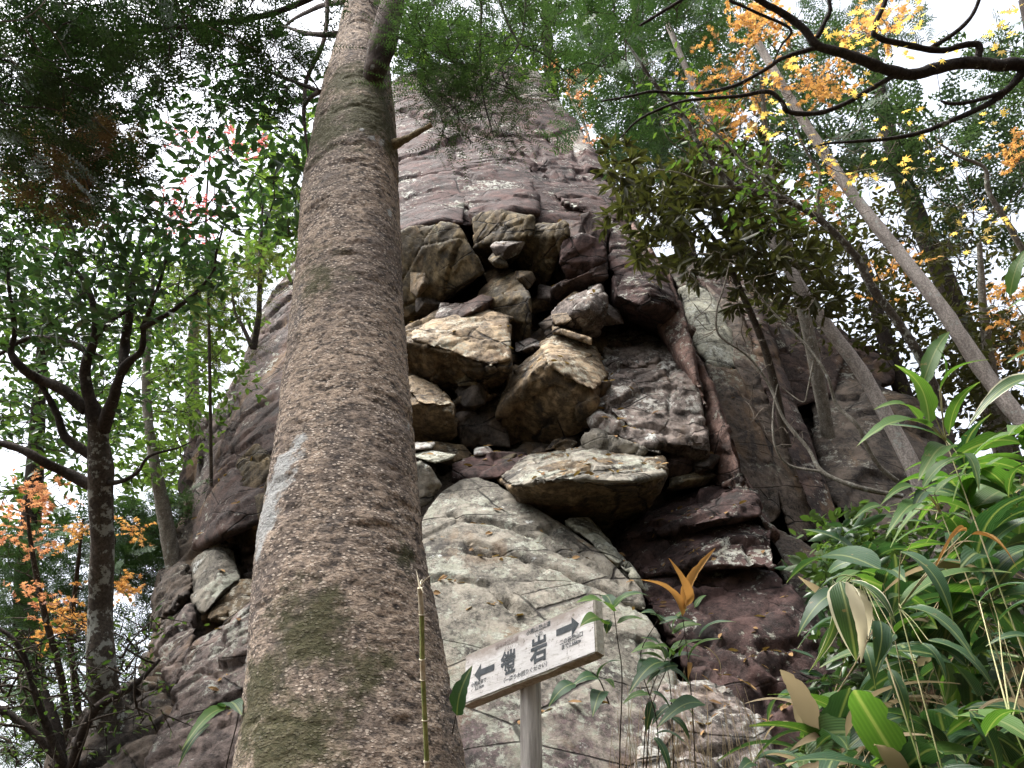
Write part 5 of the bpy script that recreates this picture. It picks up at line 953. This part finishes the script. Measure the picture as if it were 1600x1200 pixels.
bamboo('bamboo grass with long grey-green torn leaves in the lower right', (1405, 950, 2.1), [
    (G3(1408, 950, 2.0), G3(1525, 1035, 1.8), 'dm', 1, 1.5), (G3(1408, 862, 2.0), G3(1490, 975, 1.85), 'd', 2, 1.2), (G3(1450, 1000, 2.0), G3(1560, 1090, 1.9), 'dm', 2, 1.2), (G3(1440, 1005, 2.0), G3(1480, 1070, 1.9), 'd', 1, 1.2), (G3(1480, 870, 2.2), G3(1540, 850, 2.1), 'straw', 3, .7), (G3(1510, 830, 2.1), G3(1455, 902, 2.0), 'dead', 3, .8), (G3(1518, 835, 2.1), G3(1590, 890, 2.0), 'dead', 3, .8)])
bamboo('shaded bamboo grass with very large leaves in the bottom right corner', (1580, 1130, 1.5), [
    (G3(1490, 1120, 1.4), G3(1640, 1180, 1.25), 'g', 0, 1.9), (G3(1515, 1110, 1.35), G3(1560, 1230, 1.3), 'd', 1, 1.7), (G3(1540, 1150, 1.3), G3(1625, 1120, 1.2), 'g', 1, 1.5), (G3(1560, 970, 1.8), G3(1660, 940, 1.7), 'd', 0, 1.2), (G3(1530, 940, 1.9), G3(1640, 920, 1.8), 'd', 1, 1.0), (G3(1620, 1000, 1.8), G3(1540, 1010, 1.8), 'd', 1, 1.1)])
# the rest of the stand: culms with fans of leaves
def stand(poly, n, d0, d1, label, kinds, L=.19, group='bamboo grass on the bank'):
    L = L * 1.6
    tops = fill(poly, n, d0, d1)
    for T_ in tops:
        bx, by = T_[0] + RNG.uniform(-.15, .3), T_[1] + RNG.uniform(-.1, .3); bz = min(float(terrain(bx, by)) - .05, T_[2] - .35)
        root = empty('bamboo_grass', (bx, by, bz), label, 'bamboo grass', group); B0 = np.array([bx, by, bz])
        culm(root, [B0, B0 + (T_ - B0) * .5 + np.array([.03, 0, .06]), T_], .0022)
        a0 = RNG.uniform(0, 6.28)
        for k in range(int(RNG.integers(5, 9))):
            a = a0 + k * 2.4; el = RNG.uniform(-.6, .5); l_ = L * RNG.uniform(.7, 1.25); A_ = T_ - np.array([0, 0, RNG.uniform(0, .13)])
            d_ = np.array([math.cos(a) * math.cos(el), math.sin(a) * math.cos(el), math.sin(el)])
            blade(root, A_, A_ + d_ * l_, kinds[int(RNG.integers(len(kinds)))], int(RNG.integers(8)), RNG.uniform(1.3, 2.0), RNG.normal(size=3) * .35 + [0, -.3, .9])
stand([(1340, 850), (1620, 800), (1640, 1220), (1380, 1220), (1330, 1100), (1320, 960)], 38, 2.2, 4.0, 'shaded bamboo grass crowding the bank at the lower right', ['g', 'd', 'd', 'g', 'd', 'd', 'd', 'dm', 'straw'])
stand([(1500, 640), (1640, 620), (1640, 820), (1480, 840)], 9, 2.6, 4.0, 'bamboo grass on the bank below the second pale trunk', ['g', 'd', 'g'])
stand([(1240, 1060), (1340, 1080), (1340, 1220), (1210, 1220)], 7, 2.4, 3.4, 'bamboo grass at the foot of the purple wall', ['d', 'dm', 'g', 'straw'])
# ivy and undergrowth behind the bamboo
UG = empty('undergrowth', (*atD(1400, 1000, 5.0)[:2], 0)); tag(UG, 'leafy undergrowth and fern tangle on the bank behind the bamboo grass', 'undergrowth')
C = np.concatenate([fill([(1255, 830), (1400, 790), (1450, 900), (1620, 900), (1640, 1230), (1260, 1230), (1300, 1000)], 150, 3.6, 5.2), fill([(1450, 760), (1620, 740), (1640, 900), (1440, 900)], 35, 4.0, 5.6)])
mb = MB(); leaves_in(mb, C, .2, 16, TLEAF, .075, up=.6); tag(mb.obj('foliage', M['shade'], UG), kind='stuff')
mb = MB(); leaves_in(mb, C[::2], .25, 10, TNARROW, .13, up=.3, down=.5); tag(mb.obj('dark_foliage', M['evergreen'], UG), kind='stuff')
mb = MB(); leaves_in(mb, fill([(1255, 820), (1350, 800), (1400, 850), (1360, 900), (1270, 880)], 40, 4.2, 5.0), .12, 12, TSMALL, .06, up=.3); tag(mb.obj('ivy', M['mid'], UG), kind='stuff')
# straw stems and dry grass
def straws(label, poly, n, d0, d1, hl, mat='straw', lean=.25, r=.0016):
    P = fill(poly, n, d0, d1); c = P.mean(0); root = empty('dry_grass', (c[0], c[1], float(terrain(c[0], c[1]))), label, 'dry grass'); mb = MB()
    for q in P:
        h = hl * RNG.uniform(.5, 1.2); a = q - np.array([RNG.uniform(-lean, lean) * h, RNG.uniform(-lean, lean) * h, h]); m_ = (a + q) / 2 + RNG.normal(size=3) * .012
        tube(mb, [a, m_, q], [r * 1.3, r, r * .4], 4, n=4, cap=False)
    tag(mb.obj('stalks', M[mat], root), kind='stuff'); tag(root, kind=None)
straws('thin beige dry grass stalks rising in front of the low mottled boulder', [(960, 1040), (1120, 1040), (1190, 1090), (1130, 1220), (950, 1220)], 95, 2.6, 4.0, .9)
straws('broken straw coloured bamboo stems among the grass at the right', [(1290, 850), (1620, 780), (1640, 1220), (1300, 1220)], 60, 2.8, 4.4, .5, lean=1.0, r=.0024)

# ================================================================== cane, leaves and shrub in front of the sign
cane = empty('bamboo_cane', (*atD(668, 1400, 1.45)[:2], 0), 'single broken bamboo cane standing in front of the trunk', 'bamboo cane')
pts = [(656, 918), (659, 960), (660, 1030), (661, 1062), (664, 1125), (667, 1190), (670, 1400)]
t = NT('cane_green'); t.principled(t.mix(t.ramp(t.noise(t.map(t.pos, (40, 40, 3)), 2, 4, .6), [(.4, 0), (.6, 1)]), (.16, .20, .06), (.30, .32, .12)), .4); M['cane_green'] = t.m
t = NT('cane_sheath'); t.principled(t.mix(t.ramp(t.noise(t.map(t.pos, (30, 30, 4)), 3, 5, .7), [(.35, 0), (.65, 1)]), (.38, .31, .20), (.58, .54, .42)), .6); M['cane_sheath'] = t.m
for i in range(len(pts) - 1):
    a, b = atD(*pts[i], 1.45), atD(*pts[i + 1], 1.45); a = a + (b - a) * .0; mt = 'cane_sheath' if i in (0, 2, 5) else 'cane_green'; rr_ = .0048 if mt == 'cane_sheath' else .0043
    mb = MB(); tube(mb, [a + (b - a) * .012, a + (b - a) * .5, b - (b - a) * .012], [rr_ * 1.02, rr_ * .97, rr_ * 1.04], 12, n=4); mb.obj('segment', M[mt], cane)
    if i: mb = MB(); tube(mb, [a - (b - a) * .012, a, a + (b - a) * .014], [.0050, .0062, .0052], 12, n=2); mb.obj('node', M['cane_sheath'], cane)
mb = MB(); top = atD(656, 918, 1.45)
for k in range(5): q = RNG.normal(size=3) * .005; tube(mb, [top, top + q + [0, 0, .012], top + q * 2.4 + [.002, 0, .02]], [.0018, .0013, .0004], 4, n=3)
mb.obj('frayed_tip', M['cane_sheath'], cane)
def plant(name, label, cat, stems, leaves, mat='bamboo', r=.0022, stemmat='twig', base=None):
    a0 = atD(*stems[0][0]); root = empty(name, (a0[0], a0[1], 0), label, cat)
    for s_ in stems: P = px_path(s_); mb = MB(); tube(mb, P, np.linspace(r, r * .55, len(P)), 7, n=6); mb.obj('stem', M[stemmat], root)
    for lf in leaves:
        blade(root, atD(*lf[0]), atD(*lf[1]), lf[2], lf[3], lf[4], lf[5] if len(lf) > 5 else None)
    return root
plant('sapling', 'little sapling with oval bright leaves overlapping the right end of the sign', 'sapling', [[(968, 1420, 2.5), (968, 1200, 2.45), (972, 1060, 2.4), (965, 1000, 2.4), (959, 950, 2.4)], [(952, 1100, 2.4), (938, 1065, 2.35), (925, 1050, 2.3)]], [
    (G3(958, 955, 2.4), G3(900, 942, 2.3), 'g', 0, 2.1), (G3(958, 950, 2.4), G3(1003, 927, 2.4), 'g', 1, 2.0), (G3(957, 948, 2.4), G3(938, 932, 2.5), 'd', 1, 2.2), (G3(945, 975, 2.4), G3(906, 979, 2.3), 'g', 2, 2.2), (G3(964, 974, 2.4), G3(1010, 970, 2.4), 'g', 1, 1.8), (G3(953, 968, 2.4), G3(948, 990, 2.4), 'd', 1, 3.6),
    (G3(968, 935, 2.5), G3(1015, 932, 2.5), 'd', 1, 1.4), (G3(934, 1058, 2.35), G3(972, 1032, 2.3), 'd', 1, 1.6), (G3(935, 1060, 2.3), G3(894, 1072, 2.25), 'd', 2, 2.2), (G3(898, 1068, 2.25), G3(857, 1105, 2.2), 'd', 2, 2.0), (G3(942, 1080, 2.3), G3(926, 1120, 2.2), 'd', 2, 2.0, (-.2, -1, .3)), (G3(945, 1062, 2.35), G3(960, 1076, 2.3), 'g', 1, 2.6)])
plant('bamboo_grass', 'young bamboo grass topped by three dead orange leaves right of the sign', 'bamboo grass', [[(1085, 1420, 2.7), (1086, 1200, 2.65), (1078, 1060, 2.6), (1067, 965, 2.6)], [(1010, 1200, 2.7), (1020, 1100, 2.65), (1060, 1010, 2.6), (1075, 985, 2.6)], [(1030, 1200, 2.7), (1025, 1120, 2.6), (1000, 1030, 2.6), (1028, 968, 2.6)]], [
    (G3(1066, 964, 2.6), G3(1001, 906, 2.5), 'dead', 0, 1.5), (G3(1067, 950, 2.6), G3(1045, 872, 2.5), 'dead', 1, 1.9, (0, -1, .1)), (G3(1070, 950, 2.6), G3(1118, 856, 2.55), 'dead', 0, 1.6, (-.5, -1, .1)),
    (G3(1062, 1025, 2.55), G3(1100, 1000, 2.5), 'g', 1, 2.4), (G3(1075, 1030, 2.55), G3(1128, 998, 2.5), 'g', 1, 1.6), (G3(1052, 1024, 2.55), G3(1020, 1010, 2.5), 'g', 1, 1.8), (G3(1092, 995, 2.6), G3(1150, 972, 2.55), 'd', 1, 1.5), (G3(1030, 975, 2.6), G3(1095, 978, 2.6), 'd', 1, 1.3), (G3(1032, 970, 2.6), G3(1000, 958, 2.55), 'd', 2, 2.0),
    (G3(1040, 1035, 2.55), G3(982, 1085, 2.4), 'd', 1, 1.4), (G3(1060, 1040, 2.6), G3(1010, 1070, 2.6), 'd', 2, 1.9), (G3(1078, 1035, 2.6), G3(1075, 1062, 2.55), 'dead', 1, 2.6), (G3(1100, 1100, 2.6), G3(1026, 1138, 2.5), 'd', 2, 1.4), (G3(1024, 1148, 2.6), G3(1075, 1165, 2.5), 'd', 1, .9), (G3(1022, 1152, 2.6), G3(1048, 1215, 2.5), 'd', 2, 1.0), (G3(1050, 1120, 2.6), G3(1078, 1158, 2.55), 'd', 1, 1.8),
    (G3(1100, 1010, 2.6), G3(1126, 1060, 2.6), 'straw', 2, .6), (G3(1085, 950, 2.65), G3(1105, 930, 2.7), 'g', 1, 1.3), (G3(1010, 1030, 2.6), G3(995, 1062, 2.55), 'd', 2, 1.8)])
plant('sapling', 'leafy dark green sapling tangled with the young bamboo grass right of the sign', 'sapling', [[(1000, 1420, 2.75), (1005, 1200, 2.7), (1015, 1090, 2.65), (1040, 1030, 2.6)], [(1060, 1420, 2.75), (1052, 1180, 2.7), (1048, 1080, 2.65), (1042, 1040, 2.6)]],
    [(G3(1040 + a, 1035 + b, 2.62 + c * .002), G3(1040 + a + e, 1035 + b + f_, 2.6 - c * .002), 'gd'[i % 2], i % 8, 1.6 + .3 * (i % 3)) for i, (a, b, c, e, f_) in enumerate([(0, 0, 0, -45, -12), (0, -5, 10, -38, -34), (5, -5, 0, 38, -30), (6, 0, 5, 52, -8), (0, 6, 0, -40, 25), (4, 8, 0, 34, 28), (-24, 50, 0, -44, 16), (-22, 46, 0, 30, 30), (10, -45, 0, 46, -14), (8, -50, 0, -32, -26), (12, -48, 0, 24, -36), (-20, 60, 0, -10, 50), (5, 60, 0, 40, 24), (8, 66, 0, -30, 34), (-5, -20, 0, -50, 6), (9, -22, 0, 44, 6)])])
plant('bamboo_grass', 'single dark pointed leaf standing in front of the left end of the sign', 'bamboo grass', [[(690, 1420, 2.2), (700, 1200, 2.15), (712, 1118, 2.1)]], [(G3(714, 1118, 2.1), G3(738, 1040, 2.1), 'd', 0, 1.9, (-.3, -1, .1))])
plant('bamboo_grass', 'arching green leaf at the foot of the trunk on its left', 'bamboo grass', [[(330, 1420, 2.2), (350, 1220, 2.2), (372, 1120, 2.2), (362, 1103, 2.2)]], [(G3(360, 1108, 2.2), G3(284, 1172, 2.0), 'g', 1, 1.0), (G3(352, 1104, 2.2), G3(378, 1118, 2.1), 'd', 1, 2.6), (G3(330, 1130, 2.1), G3(278, 1200, 2.0), 'd', 1, .9)])
plant('bamboo_grass', 'low bamboo leaves arching at the bottom edge in front of the purple wall', 'bamboo grass', [[(1180, 1420, 2.6), (1185, 1240, 2.6), (1180, 1190, 2.6)]], [(G3(1180, 1190, 2.6), G3(1262, 1190, 2.5), 'dm', 1, 1.2), (G3(1180, 1195, 2.6), G3(1150, 1215, 2.5), 'd', 2, 1.5), (G3(1185, 1185, 2.6), G3(1240, 1215, 2.5), 'd', 2, 1.4)])

boulder([(120, 1120, 5.9), (160, 1085, 5.8), (215, 1060, 5.8), (262, 1075, 5.8), (290, 1150, 5.5), (300, 1280, 5.2), (60, 1290, 5.4), (80, 1200, 5.6)], 'dark', 'dark root-covered rock under the forked evergreen at the lower left', 201, vox=.035, amp=.08, cell=.6, thick=1.0)
# ------------------------------------------------------------------ the wood that stands behind the photographer and closes off the low sky
M['wood_leaf'] = leaf_mat('wood_leaf', (.020, .042, .016), (.050, .085, .030), .2, .6, .2)
_g = np.random.default_rng(77)
for i in range(20):
    az = math.radians(75 + 210 * (i + .5) / 20 + _g.uniform(-5, 5)); R_ = _g.uniform(7.5, 14); x_, y_ = math.sin(az) * R_, math.cos(az) * R_; z_ = float(terrain(x_, y_)); h_ = _g.uniform(10, 14)
    rt = empty('forest_tree', (x_, y_, z_), 'evergreen of the wood around the viewpoint, outside the picture', 'tree', 'trees of the wood around the viewpoint')
    mb = MB(); tube(mb, [(x_, y_, z_ - .3), (x_ + .2, y_, z_ + h_ * .5), (x_, y_ + .2, z_ + h_)], [.2, .15, .04], 8, n=5, wob=.2); mb.obj('trunk', M['dark_bark'], rt)
    C = np.stack([x_ + _g.normal(size=60) * 1.5, y_ + _g.normal(size=60) * 1.5, z_ + _g.uniform(.8, h_, 60)], 1); C = C[np.hypot(C[:, 0], C[:, 1]) > 4.5]
    mb = MB(); leaves_in(mb, C, .9, 16, TSMALL, .5, rng=_g); tag(mb.obj('crown', M['wood_leaf'], rt), kind='stuff')

# ------------------------------------------------------------------ fallen leaves caught on the ledges
bpy.context.view_layer.update(); dg = bpy.context.evaluated_depsgraph_get(); P_, N_ = [], []
_g = np.random.default_rng(9)
for _ in range(5200):
    px_, py_ = _g.uniform(300, 1250), _g.uniform(330, 1150); r_ = ray(px_, py_); r_ = r_ / np.linalg.norm(r_); o_ = CAM + r_ * 4.0
    ok, hit, nr, _i, ob_, _m = SC.ray_cast(dg, Vector(o_), Vector(r_))
    if not ok or ob_.name.split('.')[0] not in ('block', 'fragment', 'boulder', 'upper_slab', 'arete_block', 'fluted_slab', 'slab_rib'): continue
    ok2, h2_, n2_, _i, o2_, _m = SC.ray_cast(dg, hit + Vector((0, .03, .35)), Vector((0, 0, -1)), distance=.5)
    if ok2 and n2_.z > .72 and o2_.name.split('.')[0] in ('block', 'fragment', 'boulder', 'fluted_slab'): P_.append(h2_ + n2_ * .006); N_.append(n2_)
P_ = np.array([tuple(q) for q in P_])[:420]; N_ = np.array([tuple(q) for q in N_])[:420]
if len(P_):
    mb = MB(); n_ = len(P_); put(mb, TLEAF, P_, norm(np.cross(N_, _g.normal(size=(n_, 3)))), norm(N_ + _g.normal(size=(n_, 3)) * .35), _g.uniform(.04, .09, n_))
    fl = mb.obj('fallen_leaves', M['litter'], None, smooth=False); tag(fl, 'dry brown fallen leaves caught on the ledges of the crag', 'fallen leaves', kind='stuff')
